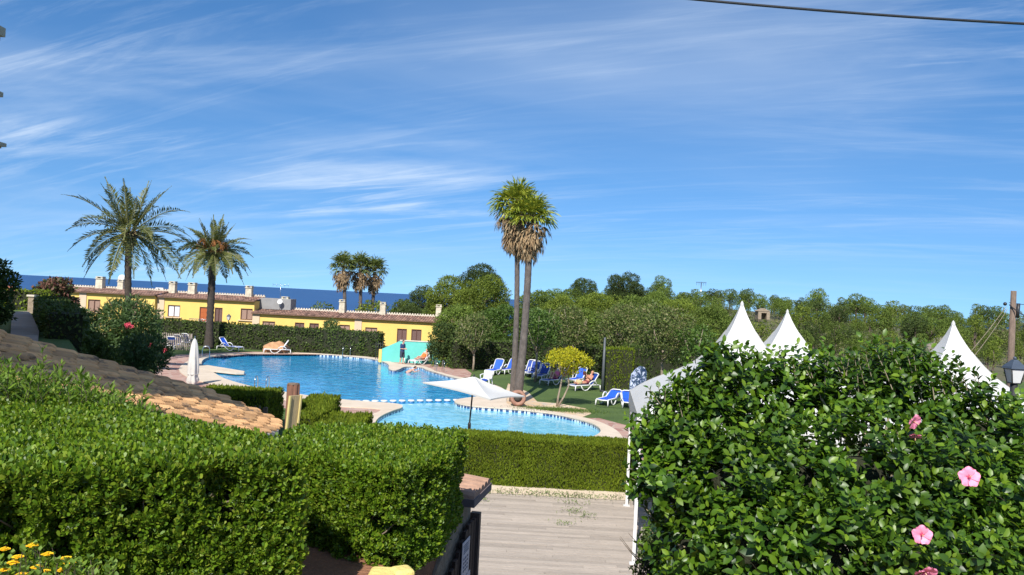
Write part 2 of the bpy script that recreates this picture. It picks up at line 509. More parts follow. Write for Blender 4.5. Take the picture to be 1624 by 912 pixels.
def mat_water(name, a, b2, wscale, str_, rough=0.06):
    m, nt, b, out = nodes_of(name)
    b.inputs['Roughness'].default_value = rough
    b.inputs['IOR'].default_value = 1.33
    t = nt.nodes.new('ShaderNodeTexCoord')
    mp = nt.nodes.new('ShaderNodeMapping'); mp.inputs['Scale'].default_value = (1, .8, 1)
    nt.links.new(t.outputs['Object'], mp.inputs[0])
    n1 = nt.nodes.new('ShaderNodeTexNoise'); n1.inputs['Scale'].default_value = wscale; n1.inputs['Detail'].default_value = 4; n1.inputs['Distortion'].default_value = 1.0
    nt.links.new(mp.outputs[0], n1.inputs['Vector'])
    bp = nt.nodes.new('ShaderNodeBump'); bp.inputs['Strength'].default_value = str_; bp.inputs['Distance'].default_value = 0.09
    nt.links.new(n1.outputs['Fac'], bp.inputs['Height']); nt.links.new(bp.outputs[0], b.inputs['Normal'])
    n2 = nt.nodes.new('ShaderNodeTexNoise'); n2.inputs['Scale'].default_value = wscale * .8; n2.inputs['Detail'].default_value = 5; n2.inputs['Distortion'].default_value = 1.5
    nt.links.new(mp.outputs[0], n2.inputs['Vector'])
    cr = nt.nodes.new('ShaderNodeValToRGB')
    cr.color_ramp.elements[0].position = .35; cr.color_ramp.elements[1].position = .68
    cr.color_ramp.elements[0].color = (*a, 1); cr.color_ramp.elements[1].color = (*b2, 1)
    nt.links.new(n2.outputs['Fac'], cr.inputs[0]); nt.links.new(cr.outputs[0], b.inputs['Base Color'])
    return m
deep = [G(x, y, WZ) for x, y in W1px] + [G(720, 640.5, WZ), G(640, 641.5, WZ)] + [G(x, y, WZ) for x, y in W3px[1:]]
deep = smooth_poly(deep, 2)
shallow = smooth_poly([G(718, 641, WZ)] + [G(x, y, WZ) for x, y in W2px] + [G(633, 646, WZ), G(640, 642, WZ)], 2)
def grow(poly, r):
    c = sum(poly, Vector()) / len(poly)
    return [p + (p - c).normalized() * r for p in poly]
o = polysheet('deep_pool_water', grow(deep, .35), WZ, mat_water('deep_pool_water', (0.010, 0.22, 0.48), (0.035, 0.36, 0.64), 1.7, 0.45))
tag(o, kind='structure')
o = polysheet('wading_pool_water', grow(shallow, .35), WZ + 0.004, mat_water('shallow_pool_water', (0.13, 0.44, 0.62), (0.26, 0.60, 0.74), 2.0, 0.3))
tag(o, kind='structure')

def mat_frieze():
    """navy and white mosaic band above the water line"""
    m, nt, b, out = nodes_of('pool_mosaic')
    b.inputs['Roughness'].default_value = 0.25
    t = nt.nodes.new('ShaderNodeTexCoord')
    ck = nt.nodes.new('ShaderNodeTexChecker'); ck.inputs['Scale'].default_value = 7.0
    ck.inputs['Color1'].default_value = (0.55, 0.62, 0.66, 1); ck.inputs['Color2'].default_value = (0.02, 0.06, 0.18, 1)
    nt.links.new(t.outputs['Object'], ck.inputs['Vector']); nt.links.new(ck.outputs['Color'], b.inputs['Base Color'])
    return m
mb = MB(); n = len(Wall)
vs = [(p.x, p.y, 0.0) for p in Wall] + [(p.x, p.y, -1.4) for p in Wall]
mb.add(vs, [(i, (i + 1) % n, (i + 1) % n + n, i + n) for i in range(n)], True)
fl = tessellate_polygon([[Vector((p.x, p.y, 0)) for p in Wall]])
tag(mb.build('pool_wall', mat_frieze(), fix=False), kind='structure')
M_coping = mat('coping_stone', (0.62, 0.52, 0.41), (0.52, 0.43, 0.33), 1.1, 0.8, 0.3, 12, c3=(0.66, 0.58, 0.48))
cop = MB()
zt, zb = 0.045, -0.05
nW, nO = len(Wall), len(OUT)
loops = [[Vector((p.x, p.y, 0)) for p in OUT], [Vector((p.x, p.y, 0)) for p in Wall]]
tri = tessellate_polygon(loops)
allp = loops[0] + loops[1]
Wc = sum((Vector((p.x, p.y, 0)) for p in Wall), Vector()) / nW
vs = [(p.x, p.y, zt) for p in allp] + [(p.x, p.y, zb) for p in allp]
fs = [tuple(t) for t in tri]
N = len(allp)
fs += [(i, (i + 1) % nO, (i + 1) % nO + N, i + N) for i in range(nO)]
fs += [(nO + i, nO + (i + 1) % nW, nO + (i + 1) % nW + N, nO + i + N) for i in range(nW)]
cop.add(vs, fs)
tag(cop.build('pool_coping', M_coping), kind='structure')

# flagstones round the pool
def mat_flags(name, ca, cb, scale=1.6):
    m, nt, b, out = nodes_of(name)
    b.inputs['Roughness'].default_value = 0.85
    t = nt.nodes.new('ShaderNodeTexCoord')
    vo = nt.nodes.new('ShaderNodeTexVoronoi'); vo.inputs['Scale'].default_value = scale
    ve = nt.nodes.new('ShaderNodeTexVoronoi'); ve.feature = 'DISTANCE_TO_EDGE'; ve.inputs['Scale'].default_value = scale
    nt.links.new(t.outputs['Object'], vo.inputs['Vector']); nt.links.new(t.outputs['Object'], ve.inputs['Vector'])
    sp = nt.nodes.new('ShaderNodeSeparateColor'); nt.links.new(vo.outputs['Color'], sp.inputs[0])
    cr = nt.nodes.new('ShaderNodeValToRGB'); cr.color_ramp.elements[0].color = (*ca, 1); cr.color_ramp.elements[1].color = (*cb, 1)
    nt.links.new(sp.outputs[0], cr.inputs[0])
    mr = nt.nodes.new('ShaderNodeMapRange'); mr.inputs['From Max'].default_value = 0.05
    nt.links.new(ve.outputs['Distance'], mr.inputs['Value'])
    mx = nt.nodes.new('ShaderNodeMix'); mx.data_type = 'RGBA'; mx.inputs['A'].default_value = (0.42, 0.36, 0.30, 1)
    nt.links.new(mr.outputs[0], mx.inputs['Factor']); nt.links.new(cr.outputs[0], mx.inputs['B'])
    nt.links.new(mx.outputs['Result'], b.inputs['Base Color'])
    return m
M_flags = mat_flags('red_flagstones', (0.30, 0.15, 0.12), (0.44, 0.28, 0.22))
M_sandy = mat_flags('sandy_flagstones', (0.50, 0.34, 0.20), (0.60, 0.46, 0.31), .9)
def sheet_px(name, pts, z, m):
    return tag(polysheet(name, [G(x, y, z) for x, y in pts], z, m), kind='structure')
sheet_px('paving', [(520,559.5),(400,557.8),(330,560.3),(280,563),(250,572),(240,612),(300,627),(360,634),(425,645),(500,652),(545,674),(553,688),(563,683),(566,672),(578,662),(613,648.8),(560,643),(500,638),(450,630.5),(400,620),(350,606.5),(310,594),(295,586),(300,577),(320,567),(400,561.8),(520,562.2)], 0.008, M_flags)
sheet_px('paving', [(560,560.5),(590,562.5),(612,566.5),(640,570),(700,573),(728,578),(748,592),(745,599),(715,597.5),(690,591),(678,585),(668,582),(630,580),(612,573),(590,569),(560,565)], 0.008, M_flags)
sheet_px('sandy_path', [(806,608),(838,622),(852,637),(888,640),(930,648),(938,656),(922,662),(900,660),(850,652.5),(803,647),(795,640),(800,628)], 0.008, M_sandy)
sheet_px('paving', [(926,663),(950,663),(992,674),(1040,690),(1040,740),(940,745),(700,748),(560,725),(540,700),(560,697),(612,712),(700,720),(860,720),(940,714),(978,700),(972,684),(945,670)], 0.010, M_flags)

# slab jutting into the pool on the left
def slab(name, pts, z0, z1, m):
    mb = MB(); mb.prism([G(x, y, z1) for x, y in pts], z0, z1)
    return tag(mb.build(name, m), kind='structure')
slab('pool_coping_slab', [(306,578),(330,579),(388,588.5),(387,591),(374,591),(306,583.5)], -0.06, 0.052, M_coping)

# camera terrace and bank on the left
M_soil = mat('red_soil', (0.30, 0.14, 0.075), (0.19, 0.09, 0.05), 4, 0.95, 0.8, 30, c3=(0.42, 0.24, 0.14))
mb = MB(); mb.prism([Vector(p) for p in ((-30, -12), (14, -12), (14, 5.9), (1.45, 5.6), (1.1, 4.3), (-0.62, 4.3), (-0.72, 5.0), (-0.50, 6.6), (-1.6, 7.2), (-3.5, 7.4), (-30, 7.4))], -0.2, 3.5)
tag(mb.build('terrace_soil', M_soil), kind='structure')
def bank_z(x, y):
    a = -x / max(y, 1)
    t = min(max((a - .47) / .09, 0), 1); t = t * t * (3 - 2 * t)
    f = min(max((y - 34) / 14, 0), 1)
    return 3.72 * t * (1 - f) + 1.0 * t * f - 0.06
mb = MB(); vs = []; fs = []; nx, ny = 60, 50
for j in range(ny):
    y = 7.0 + 60 * j / (ny - 1)
    for i in range(nx):
        a = .42 + .9 * i / (nx - 1)
        x = -a * y
        vs.append((x, y, bank_z(x, y)))
for j in range(ny - 1):
    for i in range(nx - 1):
        fs.append((j * nx + i, (j + 1) * nx + i, (j + 1) * nx + i + 1, j * nx + i + 1))
mb.add(vs, fs, True)
tag(mb.build('garden_bank', M_lawn), kind='structure')
mb = MB()
pp = [(16, 541), (60, 541), (62, 525), (50, 498), (44, 494), (22, 494), (18, 510)]
mb.prism([G(x, y, 3.74) for x, y in pp] , 3.60, 3.745)
tag(mb.build('path', mat('path_paving', (0.30, 0.25, 0.22), (0.22, 0.18, 0.16), 2, .9, .3)), kind='structure')

# wooden deck
def deck():
    mb = MB()
    y = 8.3; k = 0
    M = Matrix.Rotation(R(-1.0), 3, 'Z')
    while y < 20.6:
        x = -1.6 - random.random() * 3
        while x < 15:
            l = random.choice((2.4, 3.0, 3.6))
            x1 = min(x + l, 15.2)
            if x1 > -1.4:
                xx = max(x, -1.4)
                c = Vector(((xx + x1) / 2, y, 0.10 + random.uniform(-.003, .003)))
                mb.box(M @ c, (x1 - xx - .006, 0.126 + random.uniform(-.004, .002), 0.03), R(-1.0))
            x += l
        y += 0.142
    m = mat('deck_boards', (0.46, 0.395, 0.335), (0.35, 0.30, 0.255), 3, 0.85, 0.5, 40, island=0.15, stretch=(.5, 9, 9), c3=(0.50, 0.44, 0.38))
    tag(mb.build('wooden_deck', m, fix=False), kind='structure')
    mb = MB(); mb.box((6.8, 14.4, 0.04), (17, 12.6, 0.05), R(-1))
    tag(mb.build('deck_base', mat('deck_base', (0.10, 0.08, 0.06)), fix=False), kind='structure')
deck()
mb = MB()
mb.box((6.4, 20.86, 0.11), (16.0, 0.16, 0.22), R(-1.4))
tag(mb.build('deck_kerb', M_coping), kind='structure')

# ------------------------------------------------------------------ foliage builders
LM_hedge = leafmat('pittosporum_leaves', [(0.040, 0.088, 0.006), (0.070, 0.140, 0.008), (0.096, 0.185, 0.009), (0.13, 0.22, 0.010), (0.175, 0.265, 0.016), (0.22, 0.27, 0.03)], 0.46, 0.30, 0.4, patch=.12, pscale=2.5)
LM_cyp = leafmat('cypress_sprays', [(0.075, 0.115, 0.008), (0.115, 0.165, 0.010), (0.165, 0.205, 0.014)], 0.7, 0.2, 0.2, patch=.25, pscale=1.2)
LM_dark = leafmat('hedge_leaves', [(0.035, 0.06, 0.012), (0.055, 0.09, 0.015), (0.08, 0.12, 0.02)], 0.6, 0.2, 0.3, patch=.25, pscale=.8)
LM_pine = leafmat('pine_needles', [(0.056, 0.094, 0.016), (0.100, 0.150, 0.024), (0.16, 0.21, 0.04)], 0.7, 0.2, 0.2, patch=.2, pscale=.6, objvar=.22)
LM_pine_b = leafmat('pine_needles_bright', [(0.074, 0.112, 0.014), (0.120, 0.165, 0.020), (0.185, 0.225, 0.035)], 0.7, 0.2, 0.2, patch=.2, pscale=.6, objvar=.18)
LM_pine_d = leafmat('pine_needles_dark', [(0.03, 0.052, 0.014), (0.05, 0.075, 0.018), (0.07, 0.10, 0.025)], 0.7, 0.15, 0.2, patch=.2, pscale=.6, objvar=.2)
LM_dry = leafmat('dry_tree_leaves', [(0.06, 0.10, 0.02), (0.10, 0.14, 0.03), (0.22, 0.20, 0.09), (0.09, 0.13, 0.03), (0.12, 0.17, 0.03)], 0.6, 0.25, 0.3)
LM_green = leafmat('tree_leaves', [(0.04, 0.085, 0.012), (0.07, 0.13, 0.018), (0.11, 0.18, 0.03)], 0.5, 0.25, 0.4)
LM_yellow = leafmat('yellow_leaves', [(0.30, 0.30, 0.01), (0.40, 0.38, 0.012), (0.50, 0.45, 0.02), (0.16, 0.22, 0.02)], 0.5, 0.3, 0.3)
LM_hib = leafmat('hibiscus_leaves', [(0.016, 0.046, 0.005), (0.026, 0.070, 0.005), (0.040, 0.098, 0.006), (0.060, 0.130, 0.007), (0.09, 0.17, 0.010)], 0.40, 0.28, 0.45, patch=.2, pscale=3.0)
LM_hib2 = leafmat('hibiscus_young_highlights', [(0.035, 0.085, 0.007), (0.06, 0.13, 0.008), (0.10, 0.19, 0.010), (0.16, 0.25, 0.014)], 0.42, 0.3, 0.45, patch=.2, pscale=3.0)  # young tip leaves, brightened to paint highlights on the rosettes too
LM_palm = leafmat('date_palm_leaflets', [(0.065, 0.080, 0.02), (0.10, 0.12, 0.025), (0.16, 0.16, 0.05)], 0.5, 0.15, 0.4)
LM_fan = leafmat('fan_palm_leaves', [(0.11, 0.16, 0.018), (0.22, 0.27, 0.025), (0.36, 0.36, 0.035)], 0.5, 0.2, 0.4)
LM_fand = leafmat('far_fan_palm_leaves', [(0.07, 0.10, 0.022), (0.11, 0.15, 0.03), (0.18, 0.20, 0.05)], 0.5, 0.15, 0.4)
LM_dead = leafmat('dead_palm_leaves', [(0.22, 0.14, 0.075), (0.32, 0.22, 0.12), (0.40, 0.30, 0.18)], 0.8, 0.15, 0.2)
LM_red = leafmat('bougainvillea_bracts', [(0.08, 0.065, 0.03), (0.12, 0.06, 0.04), (0.18, 0.075, 0.06), (0.05, 0.075, 0.02), (0.045, 0.07, 0.02)], 0.6, 0.2, 0.3)
LM_weed = leafmat('weed_leaves', [(0.12, 0.17, 0.06), (0.18, 0.23, 0.09), (0.22, 0.26, 0.13)], 0.7, 0.2, 0.2)

def face_samples(poly, z0, z1, dens, sides=True, top=True, zf=None):
    """points and outward normals on the sides and top of a prism"""
    P = []; Nn = []
    A = sum(poly[i].x * poly[(i + 1) % len(poly)].y - poly[(i + 1) % len(poly)].x * poly[i].y for i in range(len(poly)))
    sg = 1 if A > 0 else -1
    if sides:
        for i in range(len(poly)):
            a = poly[i]; b = poly[(i + 1) % len(poly)]
            l = (b - a).length
            n = int(l * (z1 - z0) * dens)
            if n < 1: continue
            t = rng.random(n)[:, None]; zz = z0 + (z1 - z0) * rng.random(n)
            p = np.array([[a.x, a.y, 0]]) * (1 - t) + np.array([[b.x, b.y, 0]]) * t
            p[:, 2] = zz
            nn = np.array([(b.y - a.y) * sg / l, -(b.x - a.x) * sg / l, 0])
            P.append(p); Nn.append(np.tile(nn, (n, 1)))
    if top:
        for t in tessellate_polygon([[Vector((p.x, p.y, 0)) for p in poly]]):
            a, b, c = [np.array([poly[i].x, poly[i].y, z1]) for i in t]
            ar = abs((b - a)[0] * (c - a)[1] - (b - a)[1] * (c - a)[0]) / 2
            n = int(ar * dens)
            if n < 1: continue
            r1 = np.sqrt(rng.random(n))[:, None]; r2 = rng.random(n)[:, None]
            P.append(a * (1 - r1) + b * r1 * (1 - r2) + c * r1 * r2)
            Nn.append(np.tile(np.array([0, 0, 1.0]), (n, 1)))
    return np.concatenate(P), np.concatenate(Nn)
def shrink(poly, r):
    n = len(poly); out = []
    A = sum(poly[i].x * poly[(i + 1) % n].y - poly[(i + 1) % n].x * poly[i].y for i in range(n))
    sg = 1 if A > 0 else -1
    for i in range(n):
        p0, p1, p2 = poly[i - 1], poly[i], poly[(i + 1) % n]
        e1 = (p1 - p0).normalized(); e2 = (p2 - p1).normalized()
        n1 = Vector((-e1.y, e1.x)) * sg; n2 = Vector((-e2.y, e2.x)) * sg
        m = n1 + n2
        if m.length < 1e-3: m = n1
        m = m.normalized(); k = r / max(m.dot(n1), 0.35)
        out.append(Vector((p1.x + m.x * k, p1.y + m.y * k)))
    return out
def vnoise(P, s, seed=0):
    """cheap smooth noise on arrays from summed sines"""
    r = np.random.default_rng(seed)
    out = np.zeros(len(P))
    for i in range(6):
        k = r.normal(size=3) * s * (1 + i * .5); ph = r.random() * 6.28
        out += np.sin(P @ k + ph) / (1 + i * .4)
    return out / 3.0
def clip_hedge(name, label, poly, z0, z1, m, dens, size, style='cypress', lump=0.06, group=None, top=True, cat='hedge', core_in=.07):
    """clipped hedge of upright sprays or small leaf cards around a core painted dark for inner shade"""
    poly = [Vector((p[0], p[1])) for p in poly]
    t = thing(name, label, cat, (0, 0, 0), 0, group)
    cx = sum(p.x for p in poly) / len(poly); cy = sum(p.y for p in poly) / len(poly)
    t.location = (cx, cy, z0)
    off = np.array([cx, cy, z0])
    P, Nn = face_samples(poly, z0, z1, dens, True, top)
    P = P + Nn * (vnoise(P, 2.2, 3)[:, None] * lump + rng.normal(size=(len(P), 1)) * size * .25 - size * .35)
    P[:, 2] = np.maximum(P[:, 2], z0 + .01)
    n = len(P)
    if style == 'cypress':
        d = unit(Nn * .35 + np.array([[0, 0, 1.0]]) + rng.normal(size=(n, 3)) * .28)
        nr = unit(Nn + rng.normal(size=(n, 3)) * .6)
        v, f = leaves(P - off, d, nr, size * rng.uniform(.7, 1.5, n), size * .42 * rng.uniform(.7, 1.3, n))
    else:
        d = unit(Nn * .7 + rng.normal(size=(n, 3)) * .7)
        nr = unit(Nn + np.array([[0, 0, .5]]) + rng.normal(size=(n, 3)) * .6)
        v, f = leaves(P - off, d, nr, size * rng.uniform(.7, 1.3, n), size * .7 * rng.uniform(.7, 1.3, n))
    npmesh('foliage', v, f, m, t)
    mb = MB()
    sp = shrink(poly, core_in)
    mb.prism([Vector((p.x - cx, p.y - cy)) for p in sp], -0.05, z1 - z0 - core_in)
    mb.build('hedge_shade_core', M_core, t)
    return t

def crown_mesh(clumps, dens, size, wr=.6, out_bias=.6, shell=(.72, 1.06), rough=.18, minz=-1e9):
    """foliage spread through a set of clumps: (centre, (rx,ry,rz)) in local space"""
    vs = []
    for c, r in clumps:
        r = np.array(r); area = 4 * math.pi * ((r[0] * r[1] + r[1] * r[2] + r[0] * r[2]) / 3)
        n = max(int(area * dens), 20)
        d = rnd(n)
        rad = rng.uniform(shell[0], shell[1], n)
        bump = 1 + rough * vnoise(d * 1.0, 4.5, int(abs(c[0] * 7 + c[2] * 13 + 50)))
        p = np.array(c) + d * r * (rad * bump)[:, None]
        # drop the ones deep inside other clumps
        keep = np.ones(n, bool)
        for c2, r2 in clumps:
            if c2 is c: continue
            q = (p - np.array(c2)) / np.array(r2)
            keep &= (np.sum(q * q, 1) > .45)
        keep &= p[:, 2] > minz
        p = p[keep]; d = d[keep]; n = len(p)
        if n == 0: continue
        dr = unit(d * out_bias + np.array([[0, 0, .25]]) + rng.normal(size=(n, 3)) * .6)
        nr = unit(d + rng.normal(size=(n, 3)) * .7)
        vs.append(leaves(p, dr, nr, size * rng.uniform(.6, 1.4, n), size * wr * rng.uniform(.7, 1.3, n)))
    return joinleaf(vs)
def blob_clumps(R0, H0, z0, k, sub=.42, flat=.8, seed=0, up=0.0):
    r = np.random.default_rng(seed)
    out = []
    for i in range(k):
        a = i * 2.399 + r.random() * .6
        t = (i + .5) / k
        zz = (r.random() if not up else r.random() ** .6)
        rr = math.sqrt(max(1 - (2 * zz - 1) ** 2, .05)) * r.uniform(.45, .72)
        s = R0 * sub * r.uniform(.75, 1.25)
        out.append((np.array([math.cos(a) * rr * R0, math.sin(a) * rr * R0, z0 + H0 * (.12 + .72 * zz)]), (s, s, s * flat)))
    return out
def trunk_mb(h, r, bend=.15, limbs=5, spread=1.0, seed=0, zb=.45, top=.9):
    rr = random.Random(seed)
    mb = MB()
    pts = []; rad = []
    bx, by = rr.uniform(-bend, bend), rr.uniform(-bend, bend)
    for i in range(7):
        t = i / 6
        pts.append(Vector((bx * math.sin(t * 2.2), by * math.sin(t * 2.6), h * top * t - .15))); rad.append(r * (1.25 - .75 * t) if i else r * 1.5)
    mb.tube(pts, rad, 8)
    for k in range(limbs):
        t = zb + (top - zb) * rr.random()
        a = k * 2.4 + rr.random()
        b = Vector((bx * math.sin(t * 2.2), by * math.sin(t * 2.6), h * t * top))
        e = b + Vector((math.cos(a) * spread, math.sin(a) * spread, h * .22 * rr.uniform(.6, 1.4)))
        mid = (b + e) / 2 + Vector((0, 0, -.06 * h * rr.random()))
        mb.tube([b, mid, e], [r * .5, r * .35, r * .12], 6)
    return mb
def make_tree(name, label, cat, loc, H, crown_r, crown_h, lm, dens, size, k=16, trunk_r=.18, tm=None, group=None, seed=0, sub=.42, flat=.8, shell=(.72, 1.06), wr=.6, bend=.15, rz=0, sx=1.0):
    t = thing(name, label, cat, loc, rz, group)
    trunk_mb(H - crown_h * .35, trunk_r, bend, 6, crown_r * .5, seed).build('trunk', tm or M_bark, t)
    cl = blob_clumps(crown_r, crown_h, H - crown_h, k, sub, flat, seed)
    v, f = crown_mesh(cl, dens, size, wr, shell=shell)
    npmesh('crown', v, f, lm, t)
    t.scale = (sx, 1, 1)
    return t

# ------------------------------------------------------------------ hillside pines (far) and shrubs
def far_pine(seed, lm, R0, H0, zt):
    cl = [(np.array([c[0] * (1.12 - .62 * (c[2] - zt) / H0), c[1] * (1.12 - .62 * (c[2] - zt) / H0), c[2]]), r_) for c, r_ in blob_clumps(R0, H0, zt, 20, .33, .8, seed)]
    v, f = crown_mesh(cl, 30, .20, .5, shell=(.62, 1.04), rough=.15)
    t = thing('pine_tree', hill_lab, 'pine tree', (0, 0, 0), 0, 'pines covering the hillside')
    npmesh('crown', v, f, lm, t)
    trunk_mb(zt + H0 * .7, .13, .3, 4, R0 * .5, seed).build('trunk', M_bark, t)
    return t
hill_lab = 'rounded green pine among the many on the wooded hillside'
fp = [far_pine(i, [LM_pine, LM_pine, LM_pine_b, LM_pine_d, LM_pine, LM_pine_b, LM_pine, LM_pine_b, LM_dry, LM_pine][i], (1.9, 2.3, 1.6, 2.0, 2.5, 1.7, 2.2, 1.5, 1.9, 2.1)[i], (3.4, 3.2, 4.2, 3.0, 3.6, 3.4, 2.8, 4.6, 3.0, 3.8)[i], (1.1, 1.5, .9, 1.3, 1.4, 1.2, 1.8, 1.0, .9, 1.2)[i]) for i in range(10)]
fpused = set()
cnt = 0
cand = []
rr = random.Random(3)
yy = 76.0
while yy < 196:
    st = 3.7 + yy * .009
    xx = 0.10 * yy
    while xx < 0.70 * yy:
        x = xx + rr.uniform(-1.5, 1.5); y = yy + rr.uniform(-1.6, 1.6)
        if rr.random() > .10: cand.append((x, y))
        xx += st
    yy += st * 1.05 + (yy - 76) * .045
print('hill pine candidates', len(cand))
p = D(1209, 497, 128)
for x, y in cand:
    if abs(x - p.x * y / 128) < 3.2 and -34 < y - 128 < 3: continue
    if (x / y) < .16 and y < 90: continue
    if abs(x - .512 * y) < 2.4 and 78 < y < 92: continue
    if cnt >= 290: break
    i = rr.randrange(10)
    o = fp[i] if i not in fpused else copy_tree(fp[i])
    fpused.add(i)
    s = rr.uniform(.68, 1.3) * (0.85 + y / 900)
    if y < 100: s *= .8
    o.location = (x, y, far_z(x, y) - .1); o.rotation_euler = (0, 0, rr.uniform(0, 6.28)); o.scale = (s * rr.uniform(.78, 1.2), s * rr.uniform(.8, 1.2), s * rr.uniform(.75, 1.12))
    cnt += 1
print('hill pines', cnt)
# low scrub on the hill and behind the houses: nobody could count it
cl = []
for i in range(260):
    y = rr.uniform(70, 150); x = y * rr.uniform(.05, .68)
    s = rr.uniform(.7, 1.5)
    cl.append((np.array([x, y, far_z(x, y) + s * .25]), (s * 1.2, s * 1.2, s * .75)))
parts = []
for c in cl:
    parts.append(crown_mesh([c], 9, .28, .6, shell=(.6, 1.05)))
v, f = joinleaf(parts)
tag(npmesh('scrub', v, f, LM_dry), 'low dry scrub covering the slope between the hillside pines', 'scrub', kind='stuff')

# trees of the belt behind the pool: (px, py of crown centre, half width px, half height px, distance, material, kind)
belt = [
 (672, 482, 32, 36, 92, LM_pine_d, 'dark green rounded pine at the left end of the tree belt, beside the sea'),
 (640, 492, 24, 20, 88, LM_pine, 'low bright pine behind the right end of the yellow house row'),
 (712, 472, 42, 40, 84, LM_pine_b, 'broad yellow-green pine left of the tallest crown in the belt'),
 (762, 446, 40, 30, 96, LM_pine_d, 'tall dark pine whose top stands highest left of the twin palms'),
 (766, 474, 52, 48, 80, LM_pine_b, 'large sunlit pine directly left of the twin fan palms'),
 (845, 488, 34, 40, 84, LM_pine, 'medium pine just right of the twin fan palms'),
 (725, 510, 40, 30, 74, LM_pine, 'lower pine behind the end of the yellow houses'),
 (800, 515, 44, 36, 72, LM_green, 'dark broadleaf tree low behind the twin palm trunks'),
 (888, 505, 42, 40, 80, LM_pine_b, 'bright pine above the yellow-leaved tree'),
 (926, 458, 26, 20, 125, LM_pine_d, 'small dark pine on the skyline left of the tall domed pine'),
 (990, 459, 38, 34, 112, LM_pine_d, 'tall domed dark pine standing out on the skyline'),
 (948, 496, 46, 36, 90, LM_pine_b, 'spreading yellow-green pine in front of the domed dark pine'),
 (1010, 500, 44, 38, 86, LM_pine, 'pine right below the domed dark pine'),
 (1075, 503, 46, 38, 88, LM_pine_b, 'pale pine left of the first white tent peak'),
 (1128, 515, 40, 36, 84, LM_pine, 'pine touching the left side of the first white tent peak'),
 (650, 505, 30, 22, 86, LM_pine_d, 'dark pine low behind the right end of the yellow row houses'),
 (690, 505, 36, 34, 86, LM_pine, 'mid green pine filling the belt above the turquoise wall'),
 (780, 520, 40, 34, 76, LM_pine_d, 'dark pine low in the belt just left of the twin palm trunks'),
 (860, 520, 44, 34, 70, LM_pine_d, 'dark pine low in the belt right of the twin palm trunks'),
 (925, 520, 44, 34, 74, LM_pine, 'pine low in the belt behind the yellow-leaved tree'),
 (1040, 530, 50, 34, 68, LM_pine_d, 'dark pine low in the belt left of the tents'),
 (880, 482, 34, 28, 98, LM_pine, 'pine filling the skyline gap right of the twin palms'),
 (1040, 485, 34, 24, 105, LM_pine, 'pine on the skyline right of the tall domed pine'),
 (905, 475, 24, 20, 112, LM_pine, 'small distant pine between the twin palms and skyline trees'),
]
for i, (px, py, hw, hh, Y, lm, lab) in enumerate(belt):
    c = D(px, py, Y)
    rw = hw * Y / FPX; rh = hh * Y / FPX
    gz = far_z(c.x, Y) if Y > 72 else 0
    top = c.z + rh; H = top - gz
    ch = min(rh * 2.2, H * .92)
    make_tree('pine_tree' if lm is not LM_green else 'broadleaf_tree', lab, 'pine tree' if lm is not LM_green else 'tree', (c.x, Y, gz), H, rw * 1.05, ch, lm, 70, .17, 60, .22, seed=i + 20, sub=.24, flat=.8, shell=(.55, 1.04), wr=.5)

# ------------------------------------------------------------------ the yellow row houses
HY = 78.0
M_yel = mat('yellow_render', (0.76, 0.54, 0.16), (0.68, 0.47, 0.13), .35, .9, .3, 6, stretch=(1, 1, .4), c3=(0.78, 0.58, 0.20))
M_pil = mat('pinkish_pilaster', (0.62, 0.48, 0.34), (0.55, 0.42, 0.30), 2, .85)
M_tiles = mat('brown_roof_tiles', (0.34, 0.20, 0.145), (0.17, 0.10, 0.08), 2.5, .85, .3, island=.45, c3=(0.44, 0.30, 0.22))
M_mortar = mat('pale_mortar', (0.66, 0.60, 0.50), (0.50, 0.45, 0.36), 4, .9)
M_chim = mat('chimney_render', (0.66, 0.60, 0.46), (0.36, 0.32, 0.25), 3, .9, .3)
M_shut = mat('brown_shutter', (0.12, 0.05, 0.038), (0.085, 0.036, 0.028), 8, .6)
M_shutp = mat('faded_shutter', (0.30, 0.18, 0.13), (0.25, 0.15, 0.11), 8, .6)
M_door = mat('orange_door', (0.42, 0.11, 0.03), (0.36, 0.09, 0.025), 8, .5)
M_curt = mat('white_curtain', (0.70, 0.70, 0.72), (0.60, 0.60, 0.63), 5, .6)
def hx(px, py=490): return D(px, py, HY).x
def hz(px, py): return D(px, py, HY).z
